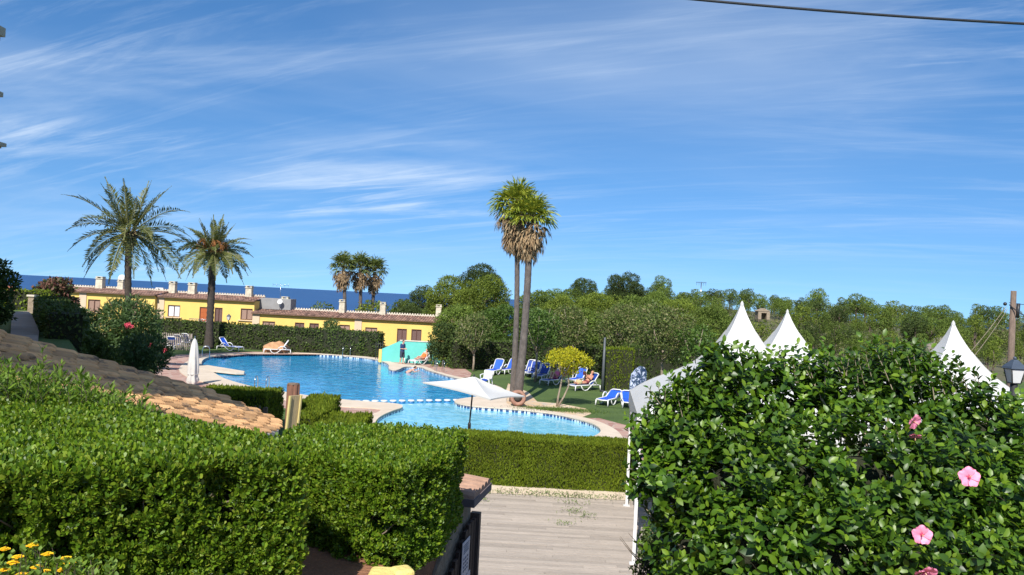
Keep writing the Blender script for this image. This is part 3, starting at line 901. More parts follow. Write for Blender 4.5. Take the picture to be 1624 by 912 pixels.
def house(label, px0, px1, eave_y, ridge_off, wins, chims, gy=0.0, mort=True, extra=None):
    x0, x1 = hx(px0, eave_y), hx(px1, eave_y)
    ez = hz((px0 + px1) / 2, eave_y)
    Y0 = HY + gy
    t = thing('row_house', label, 'house', ((x0 + x1) / 2, Y0 + 4, -0.3), 0, None)
    ox, oy, oz = t.location
    def lc(x, y, z): return (x - ox, y - oy, z - oz)
    # openings
    ops = []
    for (a, b, c, d, kind) in wins:
        ops.append((hx(a, (b + d) / 2), hx(c, (b + d) / 2), hz((a + c) / 2, d), hz((a + c) / 2, b), kind))
    xs = sorted({x0, x1} | {o[0] for o in ops} | {o[1] for o in ops})
    zs = sorted({-0.8, ez} | {o[2] for o in ops} | {o[3] for o in ops})
    mb = MB()
    for i in range(len(xs) - 1):
        for j in range(len(zs) - 1):
            mx_, mz_ = (xs[i] + xs[i + 1]) / 2, (zs[j] + zs[j + 1]) / 2
            if any(o[0] < mx_ < o[1] and o[2] < mz_ < o[3] for o in ops): continue
            mb.add([lc(xs[i], Y0, zs[j]), lc(xs[i + 1], Y0, zs[j]), lc(xs[i + 1], Y0, zs[j + 1]), lc(xs[i], Y0, zs[j + 1])], [(0, 1, 2, 3)])
    for o in ops:   # reveals
        a, b, c, d = o[:4]
        r = Y0 + .18
        mb.add([lc(a, Y0, c), lc(b, Y0, c), lc(b, Y0, d), lc(a, Y0, d), lc(a, r, c), lc(b, r, c), lc(b, r, d), lc(a, r, d)],
               [(0, 1, 5, 4), (1, 2, 6, 5), (2, 3, 7, 6), (3, 0, 4, 7)])
    ey = Y0 + 8
    mb.add([lc(x0, Y0, -.8), lc(x0, Y0, ez), lc(x0, ey, ez), lc(x0, ey, -.8)], [(0, 1, 2, 3)])
    mb.add([lc(x1, Y0, -.8), lc(x1, Y0, ez), lc(x1, ey, ez), lc(x1, ey, -.8)], [(3, 2, 1, 0)])
    mb.add([lc(x0, ey, -.8), lc(x1, ey, -.8), lc(x1, ey, ez), lc(x0, ey, ez)], [(3, 2, 1, 0)])
    mb.build('wall', M_yel, t, fix=False)
    mb = MB(); mb.box(lc(x0 + .35, Y0 - .04, (ez - .8) / 2), (.7, .08, ez + .8))
    mb.build('pilaster', M_pil, t)
    # roof: barrel tiles down to the eave
    rz_ = ez + .10; dep = 3.0; ris = dep * .11
    mb = MB()
    mb.add([lc(x0 - .1, Y0 - .35, rz_ - .06), lc(x1 + .1, Y0 - .35, rz_ - .06), lc(x1 + .1, Y0 + dep, rz_ + ris - .06), lc(x0 - .1, Y0 + dep, rz_ + ris - .06), lc(x1 + .1, Y0 + 8.3, rz_ - .06), lc(x0 - .1, Y0 + 8.3, rz_ - .06)], [(0, 1, 2, 3), (3, 2, 4, 5)])
    mb.add([lc(x0 - .1, Y0 - .35, rz_ - .06), lc(x1 + .1, Y0 - .35, rz_ - .06), lc(x1 + .1, Y0 - .35, rz_ - .16), lc(x0 - .1, Y0 - .35, rz_ - .16), lc(x1 + .1, Y0 + .2, rz_ - .16), lc(x0 - .1, Y0 + .2, rz_ - .16)], [(0, 1, 2, 3), (3, 2, 4, 5)])
    nt_ = int((x1 - x0 + .2) / .26)
    for k in range(nt_):
        cx = x0 - .1 + (k + .5) * (x1 - x0 + .2) / nt_
        for sgm in range(5):
            ya = Y0 - .40 + (dep + .4) * sgm / 5; yb = ya + (dep + .4) / 5 + .05
            za = rz_ + (ya - Y0) * .11 + .03; zb_ = rz_ + (yb - Y0) * .11
            va = []; vb = []
            for q in range(5):
                an = math.pi * q / 4
                va.append(lc(cx + math.cos(an) * .105, ya, za - .05 + math.sin(an) * .10))
                vb.append(lc(cx + math.cos(an) * .09, yb, zb_ - .05 + math.sin(an) * .085))
            mb.add(va + vb, [(q, q + 1, q + 6, q + 5) for q in range(4)] + [(0, 1, 2, 3, 4)])
    rf = mb.build('roof', M_tiles, t, fix=False)
    mb = MB()
    if mort:
        for k in range(nt_):
            cx = x0 - .1 + (k + .5) * (x1 - x0 + .2) / nt_
            mb.box(lc(cx, Y0 + dep - .02, rz_ + ris + .10), (.13, .22, .22))
        mb.box(lc((x0 + x1) / 2, Y0 + dep + .02, rz_ + ris + .03), (x1 - x0 + .2, .26, .12))
        mb.build('ridge', M_mortar, rf)
    for (cpx, ty, by, w) in chims:
        cY = Y0 + 2.6
        c = D(cpx, ty, cY); b = D(cpx, by, cY); ww = w * cY / FPX
        cm = MB()
        bz = rz_ + .2
        cm.box(lc(c.x, cY, (c.z - .25 + bz) / 2), (ww, ww, c.z - .25 - bz), taper=.92)
        cm.box(lc(c.x, cY, c.z - .22), (ww * 1.12, ww * 1.12, .08))
        for sx in (-1, 1):
            cm.box(lc(c.x + sx * ww * .36, cY, c.z - .12), (ww * .22, ww * .9, .14))
        cm.box(lc(c.x, cY, c.z - .03), (ww * 1.0, ww * 1.0, .06))
        cm.build('chimney', M_chim, rf)
    for (a, b, c, d, kind) in ops:
        w, h = b - a, d - c
        X, Z = (a + b) / 2, (c + d) / 2
        fr = MB()
        for sx in (-1, 1): fr.box(lc(X + sx * (w / 2 - .035), Y0 + .07, Z), (.07, .07, h))
        fr.box(lc(X, Y0 + .07, d - .035), (w - .14, .07, .07)); fr.box(lc(X, Y0 + .07, c + .035), (w - .14, .07, .07))
        nm = 'door' if kind in ('door',) else ('window' if kind == 'glass' else 'shutter')
        body = MB()
        pm = {'door': M_door, 'glass': M_curt, 'shut': M_shut, 'pale': M_shutp}[kind]
        if kind == 'door':
            body.box(lc(X, Y0 + .12, Z), (w - .14, .05, h - .14))
            for sx in (-1, 1):
                for sz in (-1, 0, 1): body.box(lc(X + sx * w * .2, Y0 + .09, Z + sz * h * .28), (w * .26, .02, h * .2))
        elif kind == 'glass':
            body.box(lc(X, Y0 + .12, Z), (w - .14, .03, h - .14))
        else:
            nsl = max(int(h / .09), 6)
            for q in range(nsl):
                body.box(lc(X, Y0 + .12, c + .07 + (h - .14) * (q + .5) / nsl), (w - .16, .03, (h - .14) / nsl * .8), M=Matrix.Rotation(R(-25), 3, 'X'))
            body.box(lc(X, Y0 + .15, Z), (w - .14, .02, h - .14))
        bo = body.build(nm, pm, t)
        if kind != 'door': fr.box(lc(X, Y0 + .07, Z), (.06, .07, h - .14))
        fr.build('frame', M_shut, bo)
        if kind == 'glass' or (kind == 'pale' and c > .5):
            s = MB(); s.box(lc(X, Y0 - .05, c - .06), (w + .4, .22, .08)); s.build('sill', M_pil, bo)
    return t, rf, lc
house('leftmost yellow row house half hidden behind the reddish shrub', 60, 131, 461, 0, [(112, 471, 128, 489, 'pale')], [], -.3)
house('yellow row house with a white satellite dish on its chimney', 131, 250, 465.5, 0, [(143.5, 475, 163, 494, 'pale'), (206, 478, 222, 497, 'pale')], [(160, 438.5, 455, 11), (193, 443, 457, 9)], -.5)
house('yellow row house with orange door and white curtained window', 250, 404, 474, 0, [(266, 484, 285.5, 502.5, 'glass'), (316, 487, 331, 514, 'door'), (340, 488, 352.5, 514, 'shut'), (381.5, 489.5, 400.5, 507.5, 'pale')], [(275, 446, 461, 10), (306, 448, 465, 11), (396, 453, 470, 10)], 0)
h3, r3, lc3 = house('lower yellow row house with grey stair block on its roof', 403, 565, 500, 0, [(418, 509.5, 438, 523, 'pale'), (469, 511.5, 484, 531, 'shut'), (492, 512.5, 507, 531, 'shut'), (539, 515, 556, 530, 'pale')], [(453, 470.5, 489, 11), (543.5, 475, 492, 9)], -.4)
house('rightmost yellow row house beside the turquoise wall', 565, 734, 508, 0, [(581, 519, 600, 536, 'pale'), (631, 521, 646.5, 543, 'shut'), (653.5, 522, 669.5, 543.5, 'shut')], [(608, 479, 497, 9), (696.5, 483, 501, 9)], -.7)
# grey block on the roof
p = D(430, 480, HY + 2)
mb = MB(); mb.box(lc3(p.x + .5, HY + 2.6, p.z - .1), (3.2, 2.0, 1.1)); mb.build('roof_stair_block', mat('grey_render', (0.28, 0.28, 0.28), (0.22, 0.22, 0.22), 2, .9), r3)
# dish, aircon, aerials
def dish(px, py, Y, r, lab):
    p = D(px, py, Y)
    t = thing('satellite_dish', lab, 'satellite dish', (p.x, p.y, p.z - .8))
    mb = MB()
    Mx = Matrix.Rotation(R(70), 3, 'X')
    prof = [(.01, -.12 * r)] + [(r * k / 6, -.12 * r + r * .25 * (k / 6) ** 2) for k in range(1, 7)] + [(r * 1.02, .16 * r), (r * .9, .06 * r), (.02, -.16 * r)]
    mb.lathe(prof, (0, 0, .8), 20, Mx); mb.build('reflector', M_white, t)
    mb = MB(); mb.tube([(0, .1, -.2), (0, .1, .75)], .03, 6); mb.build('mast', M_steel, t)
    mb = MB(); mb.tube([(0, 0, .5), (0, -.45, .7)], .015, 5); mb.build('feed_arm', M_steel, t)
dish(193, 440.5, HY + 2, .33, 'round white satellite dish beside the left date palm trunk')
dish(444, 478.5, HY + 1.2, .26, 'small satellite dish in front of the grey roof block')
p = D(253.5, 460.5, HY + 2.6)
t = thing('air_conditioner', 'white air conditioning unit standing on the tiled roof', 'air conditioner', (p.x, p.y, p.z - .3))
mb = MB(); mb.box((0, 0, .3), (.75, .3, .55)); mb.build('casing', M_white, t)
mb = MB(); mb.lathe([(.2, -.01), (.2, .02), (.17, .02), (.03, .03)], (-.08, -.17, .3), 16, Matrix.Rotation(R(90), 3, 'X')); mb.build('fan_grille', M_dark, t)
mb = MB(); mb.box((-.25, 0, 0), (.06, .3, .1)); mb.box((.25, 0, 0), (.06, .3, .1)); mb.build('bracket', M_steel, t)
def aerial(px, ytop, ybot, Y, w, lab, n=5, r=.02):
    a = D(px, ytop, Y); b = D(px, ybot, Y)
    t = thing('television_aerial' , lab, 'aerial', (b.x, Y, b.z))
    h = a.z - b.z
    mb = MB(); mb.tube([(0, 0, -.3), (0, 0, h)], r, 6); mb.build('mast', M_steel, t)
    mb = MB(); mb.tube([(-w, 0, h * .92), (w, 0, h * .92)], r * .7, 5)
    for k in range(n):
        x = -w + 2 * w * k / (n - 1); mb.tube([(x, 0, h * .92 - .18), (x, 0, h * .92 + .18)], r * .5, 4)
    mb.build('antenna', M_steel, t)
aerial(444, 450, 476, HY + 3, .8, 'thin television aerial above the lower yellow house')
# red roof of a house far left
p = D(33, 460, 120)
t = thing('far_house', 'small distant house with red tiled roof beyond the left path', 'house', (p.x - 4, 120, -3))
mb = MB(); mb.box((0, 0, 2.4), (7, 6, 4.8)); mb.build('wall', mat('cream_wall', (0.6, 0.5, 0.38), None, 2), t)
mb = MB(); mb.add([(-4, -3.6, 4.9), (4, -3.6, 4.9), (4, 3.6, 4.9), (-4, 3.6, 4.9), (-2.6, 0, 6.3), (2.6, 0, 6.3)], [(0, 1, 5, 4), (1, 2, 5), (2, 3, 4, 5), (3, 0, 4), (3, 2, 1, 0)])
mb.build('roof', mat('red_roof', (0.40, 0.14, 0.08), (0.30, 0.10, 0.06), 8, .85), t)
mb = MB(); mb.box((0, -3.02, 3.4), (1.0, .06, 1.1)); mb.build('window', M_shut, t)
# balcony rail and lamp before house 2
p0 = D(300, 512, HY - 3); p1 = D(338, 514, HY - 3)
t = thing('terrace_railing', 'grey railing in front of the orange door', 'railing', (p0.x, p0.y, p0.z - .6))
mb = MB(); L_ = (p1 - p0).length
for k in range(14): mb.tube([(L_ * k / 13, 0, 0), (L_ * k / 13, 0, 1.0)], .022, 5)
mb.build('baluster', M_steel, t)
mb = MB(); mb.tube([(0, 0, 1.0), (L_, 0, 1.0)], .03, 6); mb.build('handrail', M_steel, t)
def lantern_head(t, z, s, glassm):
    """four sided street lantern: glass box flaring upwards, frame and hipped hood"""
    mb = MB(); n = 4
    def ring(r, zz): return [Vector((r * math.cos(math.pi / 4 + k * math.pi / 2), r * math.sin(math.pi / 4 + k * math.pi / 2), zz)) for k in range(4)]
    a = ring(.17 * s, z); b = ring(.27 * s, z + .42 * s)
    mb.add(a + b, [(k, (k + 1) % 4, (k + 1) % 4 + 4, k + 4) for k in range(4)]); mb.build('lantern_glass', glassm, t)
    mb = MB()
    for k in range(4): mb.tube([a[k], b[k]], .018 * s, 5); mb.tube([a[k], a[(k + 1) % 4]], .018 * s, 5); mb.tube([b[k], b[(k + 1) % 4]], .022 * s, 5)
    mb.build('lantern_frame', M_dark, t)
    c = ring(.33 * s, z + .42 * s); d = ring(.30 * s, z + .48 * s); e = ring(.14 * s, z + .62 * s); g = ring(.08 * s, z + .68 * s)
    mb = MB(); mb.add(c + d + e + g, [(j * 4 + k, j * 4 + (k + 1) % 4, (j + 1) * 4 + (k + 1) % 4, (j + 1) * 4 + k) for j in range(3) for k in range(4)] + [(12, 13, 14, 15), (3, 2, 1, 0)])
    mb.ball((0, 0, z + .72 * s), .05 * s, 8, 6)
    mb.build('lantern_hood', mat('slate_blue_metal', (0.06, 0.08, 0.11), (0.045, 0.06, 0.085), 8, .4), t)
M_lampglass = mat('frosted_glass', (0.62, 0.63, 0.62), (0.55, 0.56, 0.55), 5, .3)
p = D(362, 517, 72)
t = thing('street_lamp', 'small lantern lamp post before the yellow house with orange door', 'street lamp', (p.x, p.y, p.z - 1.2))
mb = MB(); mb.tube([(0, 0, 0), (0, 0, 1.75)], [.06, .04], 8); mb.build('post', M_dark, t)
lantern_head(t, 1.75, .75, M_lampglass)

# ------------------------------------------------------------------ palms
def date_palm(label, base, crown, R0, seed, trunk_r=.24, nf=46, orange=False, curve=.0):
    r = np.random.default_rng(seed)
    t = thing('date_palm', label, 'palm tree', base)
    B = Vector((0, 0, 0)); T = Vector(crown) - Vector(base)
    mb = MB(); pts = []; rad = []
    N_ = 40
    for i in range(N_ + 1):
        k = i / N_
        p = Vector((T.x * (1 - (1 - k) ** 1.7 * (1 - curve) - curve * (1 - k)) if curve < 1 else T.x * k, T.y * k, T.z * k))
        p = Vector((T.x * (1 - (1 - k) ** 1.8), T.y * k, T.z * k))
        rr_ = trunk_r * (1.35 - .45 * min(k * 5, 1)) * (1 + (.10 if i % 2 else -.04))
        if k > .93: rr_ = trunk_r * (1.15 + 4 * (k - .93))
        pts.append(p); rad.append(rr_)
    mb.tube(pts, rad, 12); mb.build('trunk', mat('palm_trunk', (0.075, 0.06, 0.05), (0.035, 0.028, 0.024), 9, .95, .9, 30), t)
    # fronds
    P = []; Dd = []; Nn = []; Ln = []
    rm = MB()
    for i in range(nf):
        k = (i + .5) / nf
        az = i * 2.39996 + r.random() * .3
        el = R(84 - 118 * k ** .85 + r.normal() * 5)
        ln = R0 * r.uniform(.9, 1.1) * (.92 if k < .3 else 1.06)
        drop = .25 + .75 * k if k > .2 else .2
        h = Vector((math.cos(az), math.sin(az), 0))
        n = 34; prev = None
        cur = T + Vector((0, 0, .1)) + h * .15
        dirv = (h * math.cos(el) + Vector((0, 0, math.sin(el)))).normalized()
        pl = [cur.copy()]
        tw = r.normal() * .5
        for s in range(n):
            f = s / n
            dirv = (dirv + Vector((0, 0, -1)) * (drop * 2.0 / n) * (.25 + f * 1.6) * max(.1, math.hypot(dirv.x, dirv.y))).normalized()
            cur = cur + dirv * ln / n
            pl.append(cur.copy())
            if f < .10: continue
            side = dirv.cross(Vector((0, 0, 1)));
            if side.length < .05: side = Vector((-h.y, h.x, 0))
            side.normalize(); side = Matrix.Rotation(tw, 3, dirv) @ side
            up = side.cross(dirv)
            ll = ln * .155 * (math.sin(min(f * 1.1 + .08, 1) * math.pi) ** .6 + .12)
            for sg in (-1, 1):
                for rep in range(2):
                    a_ = side * sg * (.8 + r.normal() * .1) + dirv * (.75 + r.normal() * .12) + up * (.32 + r.normal() * .16)
                    P.append(cur - dirv * ln / n * .5 * rep); Dd.append(a_); Nn.append(up + dirv * .3 + Vector(r.normal(size=3)) * .2); Ln.append(ll * r.uniform(.8, 1.15))
        rm.tube([pl[j] for j in range(0, n + 1, 4)], [.035 * (1 - j / (n + 4)) + .008 for j in range(0, n + 1, 4)], 5)
    P = np.array([tuple(x) for x in P]); Dd = np.array([tuple(x) for x in Dd]); Nn = np.array([tuple(x) for x in Nn]); Ln = np.array(Ln)
    v, f = leaves(P, Dd, Nn, Ln, .062, curl=.18)
    cr = npmesh('crown', v, f, LM_palm, t)
    rm.build('frond_stem', mat('frond_stem', (0.22, 0.22, 0.09), (0.16, 0.16, 0.07), 8, .6), cr)
    mb = MB()
    for i in range(70):
        a = r.random() * 6.28; zz = -.9 + r.random() * 1.0
        h = Vector((math.cos(a), math.sin(a), 0))
        b = T + h * trunk_r * 1.0 + Vector((0, 0, zz))
        mb.tube([b, b + h * .16 + Vector((0, 0, .22)), b + h * .3 + Vector((0, 0, .3))], [.06, .045, .03], 5)
    mb.build('leaf_bases', mat('leaf_bases', (0.30, 0.21, 0.11), (0.18, 0.12, 0.07), 8, .9), t)
    if orange:
        for q in range(6):
            mb = MB(); a = q * .7 + 3.4 + r.random() * .3; h = Vector((math.cos(a), math.sin(a), 0))
            s = T + h * .2 + Vector((0, 0, .3)); e = s + h * .8 + Vector((0, 0, .75 - .1 * q * .5))
            for w in range(26):
                o_ = Vector(r.normal(size=3)) * .22; o_.z -= .3
                mb.tube([e - h * .25, e + o_ * .5, e + o_ * 1.4 + Vector((0, 0, -.2))], .014, 4)
            mb.tube([s, e], .03, 5)
            mb.build('fruit_stalk', mat('orange_fruit_stalks', (0.42, 0.17, 0.05), (0.33, 0.13, 0.04), 8, .6), t)
    return t
c = D(205, 368, 50); b = D(207, 560, 50)
date_palm('tall date palm with spiky upright fronds at far left', (b.x, 50, 0.6), (c.x, 50, c.z - .15), 3.85, 5, .22, 40)
c = D(346, 398, 64); b = G(331, 553)
date_palm('date palm with orange fruit stalks and leaning trunk by the long hedge', (b.x, b.y, 0), (c.x, b.y, c.z - .2), 3.15, 9, .30, 46, True)

def fan_palm(label, base, crown, seed, trunk_r, R0, lm, group=None, skirt=44, live=34, rb=1.5, skirt_len=2.4):
    r = np.random.default_rng(seed)
    t = thing('fan_palm', label, 'palm tree', base, 0, group)
    T = Vector(crown) - Vector(base)
    mb = MB(); pts = []; rad = []
    for i in range(61):
        k = i / 60
        pts.append(Vector((T.x * k + .12 * math.sin(k * 3.0), T.y * k, T.z * k - .1)))
        rad.append(trunk_r * ((rb - (rb - 1) * min(k * 2.2, 1)) - .12 * k) * (1 + (.05 if i % 2 else 0)))
    mb.tube(pts, rad, 14)
    mb.build('trunk', mat('ringed_trunk', (0.15, 0.125, 0.11), (0.07, 0.058, 0.052), 7, .95, .7, 40, stretch=(1, 1, .5)), t)
    def fan(origin, h, el, pet, fr, droop, out, wob=.2):
        dv = (h * math.cos(el) + Vector((0, 0, math.sin(el)))).normalized()
        e = origin + dv * pet
        side = dv.cross(Vector((0, 0, 1)))
        if side.length < .05: side = Vector((1, 0, 0))
        side.normalize(); up = side.cross(dv)
        ns = 17
        for s in range(ns):
            a = R(-105 + 210 * s / (ns - 1))
            dd = dv * math.cos(a) + side * math.sin(a) + up * (.25 * abs(math.sin(a)))
            dd = (dd + Vector((0, 0, -1)) * droop + Vector(r.normal(size=3)) * .09 * (1 + wob)).normalized()
            l = fr * (1 - .25 * abs(a) / 1.83) * r.uniform(.85, 1.1)
            m = e + dd * l * .6
            d2 = (dd + Vector((0, 0, -1)) * (droop * 1.2 + .35)).normalized()
            out.append((e, dd, up, l * .68, .085 * R0)); out.append((m, d2, up, l * .5, .05 * R0))
    st = MB(); L1 = []; L2 = []
    for i in range(live):
        k = (i + .5) / live; az = i * 2.39996 + r.random() * .4
        el = R(82 - 88 * k + r.normal() * 6)
        h = Vector((math.cos(az), math.sin(az), 0)); pet = R0 * .62 * r.uniform(.85, 1.1)
        fan(T, h, el, pet, R0 * .62, .05 + .35 * k, L1)
        dv = h * math.cos(el) + Vector((0, 0, math.sin(el)))
        st.tube([T, T + dv * pet], [.03, .015], 5)
    for i in range(skirt):
        k = (i + .5) / skirt; az = i * 2.39996 + r.random() * .5
        el = R(-8 - 62 * k ** .7 + r.normal() * 8)
        h = Vector((math.cos(az), math.sin(az), 0)); pet = R0 * .58 * r.uniform(.7, 1.15)
        org = T + Vector((0, 0, -k * skirt_len * .62))
        fan(org, h, el, pet * (1 - .35 * k), R0 * .60 * r.uniform(.8, 1.1), .7, L2, .9)
    def arr(L_):
        return leaves(np.array([tuple(x[0]) for x in L_]), np.array([tuple(x[1]) for x in L_]), np.array([tuple(x[2] + Vector(r.normal(size=3)) * .25) for x in L_]), np.array([x[3] for x in L_]), np.array([x[4] for x in L_]), curl=.05)
    v, f = arr(L1); cr = npmesh('crown', v, f, lm, t)
    st.build('petiole', mat('petioles', (0.25, 0.22, 0.08), None, 8, .6), cr)
    v, f = arr(L2); npmesh('dead_leaf_skirt', v, f, LM_dead, t)
    return t
bA = G(822, 640); YA = bA.y
cA = D(840, 350, YA)
fan_palm('right-hand tall twin fan palm with thick grey trunk and brown leaf skirt', (D(820, 640, YA).x, YA, 0), (cA.x, YA, cA.z), 3, .185, 1.28, LM_fan, rb=1.25, skirt=50, skirt_len=1.8, live=44)
cB = D(819, 331, YA + .6)
fan_palm('left-hand tall twin fan palm with thinner dark trunk, bright green top', (D(813, 630, YA + .6).x, YA + .6, 0), (cB.x, YA + .6, cB.z), 4, .14, 1.32, LM_fan, rb=1.25, skirt=46, skirt_len=2.3, live=44)
for i, (cx, cy, bx, lab) in enumerate([(544, 424, 548, 'leftmost of the three fan palms behind the yellow houses'), (571, 425, 571, 'middle fan palm of three behind the yellow houses'), (594, 430, 587, 'rightmost of the three fan palms behind the yellow houses')]):
    Y = 96 + i * 2
    c = D(cx, cy, Y); b = D(bx, 500, Y)
    fan_palm(lab, (b.x, Y, b.z - 2.2), (c.x, Y, c.z), 20 + i, .22, 1.75, LM_fand, None, 34, 34, 1.2, 2.6)

# low shrubs showing between houses and sea
for i, (px, py, rx, ry, Y, lab) in enumerate([(515, 489, 22, 8, 100, 'low green tree top showing above the roof left of three palms'), (590, 492, 34, 8, 98, 'low green tree top above the roof under the three palms'), (650, 497, 26, 14, 94, 'rounded green tree top at right end of the roof row')]):
    c = D(px, py, Y); gz = far_z(c.x, Y)
    make_tree('shrub_tree', lab, 'tree', (c.x, Y, gz), c.z + ry * Y / FPX - gz, rx * Y / FPX, (c.z - gz) * .7, LM_pine_b, 12, .3, 16, .15, seed=60 + i, sub=.36)

# ------------------------------------------------------------------ hedges round the pool
def hp(pts, z=0): return [G(x, y, z) for x, y in pts]
def strip(a, b, th):
    d = (b - a); d.z = 0; d.normalize(); n = Vector((-d.y, d.x, 0))
    return [a, b, b + n * th, a + n * th]
a = G(222, 545); b = G(600, 567.5)
b2 = Vector((b.x, b.y, 0))
clip_hedge('long_hedge', 'long clipped dark hedge between far pool lawn and yellow houses', strip(Vector((a.x, G(300, 550).y + 2, 0)), b2, 1.3), 0, 1.95, LM_dark, 100, .16, 'leaf', .12)
a = G(716, 585); b = G(905, 590)
clip_hedge('dark_hedge', 'dark clipped hedge behind the loungers right of the teal wall', strip(a + Vector((0, 0, 0)), b + Vector((0, .5, 0)), 1.2), 0, 2.05, LM_dark, 100, .16, 'leaf', .10)
a = G(903, 592); b = G(962, 604)
clip_hedge('shaded_hedge', 'shaded hedge section behind the reading man', strip(a + Vector((0, .6, 0)), b + Vector((0, .6, 0)), 1.0), 0, 2.1, LM_dark, 100, .16, 'leaf', .10)
a = G(957, 619); b = G(1003, 622)
clip_hedge('cypress_hedge', 'tall light green cypress hedge beside the grey pole', strip(a, b, 1.0), 0, 2.5, LM_cyp, 140, .14, 'cypress', .08)
a = G(1000, 620); b = G(1130, 622)
clip_hedge('dark_cypress_hedge', 'row of dark cypress behind the blue dappled cover', strip(a + Vector((0, .8, 0)), b + Vector((0, .8, 0)), 1.0), 0, 2.6, LM_dark, 100, .16, 'cypress', .2)
# fronting cypress hedge behind the deck: two sections with a bare seam
a = Vector((G(737, 776).x - .4, 21.0, 0)); 
z0 = .0
xl, xm, xr = D(722, 740, 21).x, D(827, 740, 21).x, D(1012, 740, 21).x
clip_hedge('front_hedge', 'left section of the clipped cypress hedge along the wooden deck', [Vector((xl, 21.05)), Vector((xm - .0, 21.0)), Vector((xm - .0, 22.0)), Vector((xl, 22.0))], 0.05, 1.47, LM_cyp, 2300, .062, 'cypress', .045)
clip_hedge('front_hedge', 'wide right section of the cypress hedge along the wooden deck', [Vector((xm + .04, 21.0)), Vector((xr, 20.92)), Vector((xr, 21.95)), Vector((xm + .04, 22.0))], 0.05, 1.45, LM_cyp, 2300, .062, 'cypress', .045)
# stepped hedge by the post, and the low hedge left of it
Yh = 23.5
def boxpx(px0, px1, Y, ytop, Yd, zb=0.0):
    x0, x1 = D(px0, ytop, Y).x, D(px1, ytop, Y).x
    return [Vector((x0, Y)), Vector((x1, Y)), Vector((x1, Y + Yd)), Vector((x0, Y + Yd))], D((px0 + px1) / 2, ytop, Y).z
pl, zt_ = boxpx(466, 514, 20.4, 644, 2.0)
clip_hedge('stepped_hedge', 'taller block of light green cypress hedge beside the wooden post', pl, 0, zt_, LM_cyp, 1000, .085, 'cypress', .05)
pl, zt_ = boxpx(496, 566, 17.6, 676, 1.9)
clip_hedge('stepped_hedge', 'lower step of the light green cypress hedge before the wading pool', pl, 0, zt_, LM_cyp, 1100, .08, 'cypress', .05)
pl, zt_ = boxpx(466, 502, 18.0, 662, 2.1)
clip_hedge('stepped_hedge', 'middle block of the stepped cypress hedge right behind the pale board', pl, 0, zt_, LM_cyp, 1000, .08, 'cypress', .05)
pl, zt_ = boxpx(300, 421, 27.5, 627, 2.2)
clip_hedge('low_hedge', 'low clipped cypress hedge between tiled roof and pool ladder', pl, 0, zt_, LM_cyp, 650, .11, 'cypress', .05)

# teal wall, gate
M_teal = mat('turquoise_render', (0.13, 0.52, 0.46), (0.11, 0.46, 0.41), 1.5, .8, .1)
a = G(605, 573.5); b = G(717, 575)
Yt = a.y
t = thing('turquoise_wall', 'turquoise painted garden wall behind the standing man', 'wall', (a.x, Yt, 0))
zt1 = D(640, 541, Yt).z; zl = D(606, 553, Yt).z
w = b.x - a.x; w1 = D(634, 545, Yt).x - a.x
mb = MB(); mb.add([(0, 0, -.1), (w, 0, -.1), (w, 0, zt1), (w1, 0, zt1), (0, 0, zl)] + [(0, .25, -.1), (w, .25, -.1), (w, .25, zt1), (w1, .25, zt1), (0, .25, zl)],
       [(0, 1, 2, 3, 4), (9, 8, 7, 6, 5), (4, 3, 8, 9), (3, 2, 7, 8), (1, 6, 7, 2), (0, 4, 9, 5)])
mb.build('wall_body', M_teal, t)
mb = MB(); mb.box(((w + w1) / 2, .12, zt1 + .04), (w - w1, .33, .07)); mb.build('wall_cap', M_mortar, t)
mb = MB(); mb.box((-.12, .1, zl / 2 - .05), (.22, .28, zl)); mb.build('yellow_pier', M_yel, t)
p0 = G(598, 570); t = thing('metal_gate', 'narrow dark iron gate between hedge and turquoise wall', 'gate', (p0.x, p0.y - .2, 0))
mb = MB()
for k in range(4): mb.tube([(k * .17 - .1, 0, 0), (k * .17 - .1, 0, 1.35 + .08 * (k % 2))], .022, 6)
mb.build('bar', M_dark, t)
mb = MB(); mb.tube([(-.15, 0, .25), (.46, 0, .25)], .02, 6); mb.tube([(-.15, 0, 1.2), (.46, 0, 1.2)], .02, 6); mb.build('rail', M_dark, t)

# picket fences
def picket(label, pa, pb, h, n, m=M_wood):
    t = thing('picket_fence', label, 'fence', pa)
    d = pb - pa; L_ = d.length; t.rotation_euler = (0, 0, math.atan2(d.y, d.x))
    mb = MB()
    for k in range(n):
        x = L_ * (k + .5) / n; hh = h * random.uniform(.94, 1.03)
        mb.box((x, -.03, hh / 2), (L_ / n * .52, .022, hh)); mb.box((x, -.03, hh + .02), (L_ / n * .3, .022, .05))
    mb.build('picket', m, t)
    mb = MB()
    for z in (.25, .75): mb.box((L_ / 2, .01, h * z), (L_, .04, .07))
    mb.build('rail', m, t)
    for x in (0, L_):
        mb = MB(); mb.box((x, 0, h / 2), (.09, .09, h * 1.04)); mb.build('post', m, t)
a = G(243, 552); a = Vector((a.x, 60.5, 0)); b = Vector((D(304, 540, 60.5).x, 60.5, 0))
picket('grey picket fence behind the left loungers under the hedge', a, b, 1.25, 22, mat('grey_pickets', (0.36, 0.30, 0.26), (0.22, 0.18, 0.15), 6, .9))
a = D(368, 668, 26.6); b = D(421, 668, 26.6)
zz = D(400, 646, 26.6).z
picket('brown picket fence below the low hedge by the roof corner', Vector((a.x, 26.6, 0)), Vector((b.x, 26.6, 0)), zz, 8)
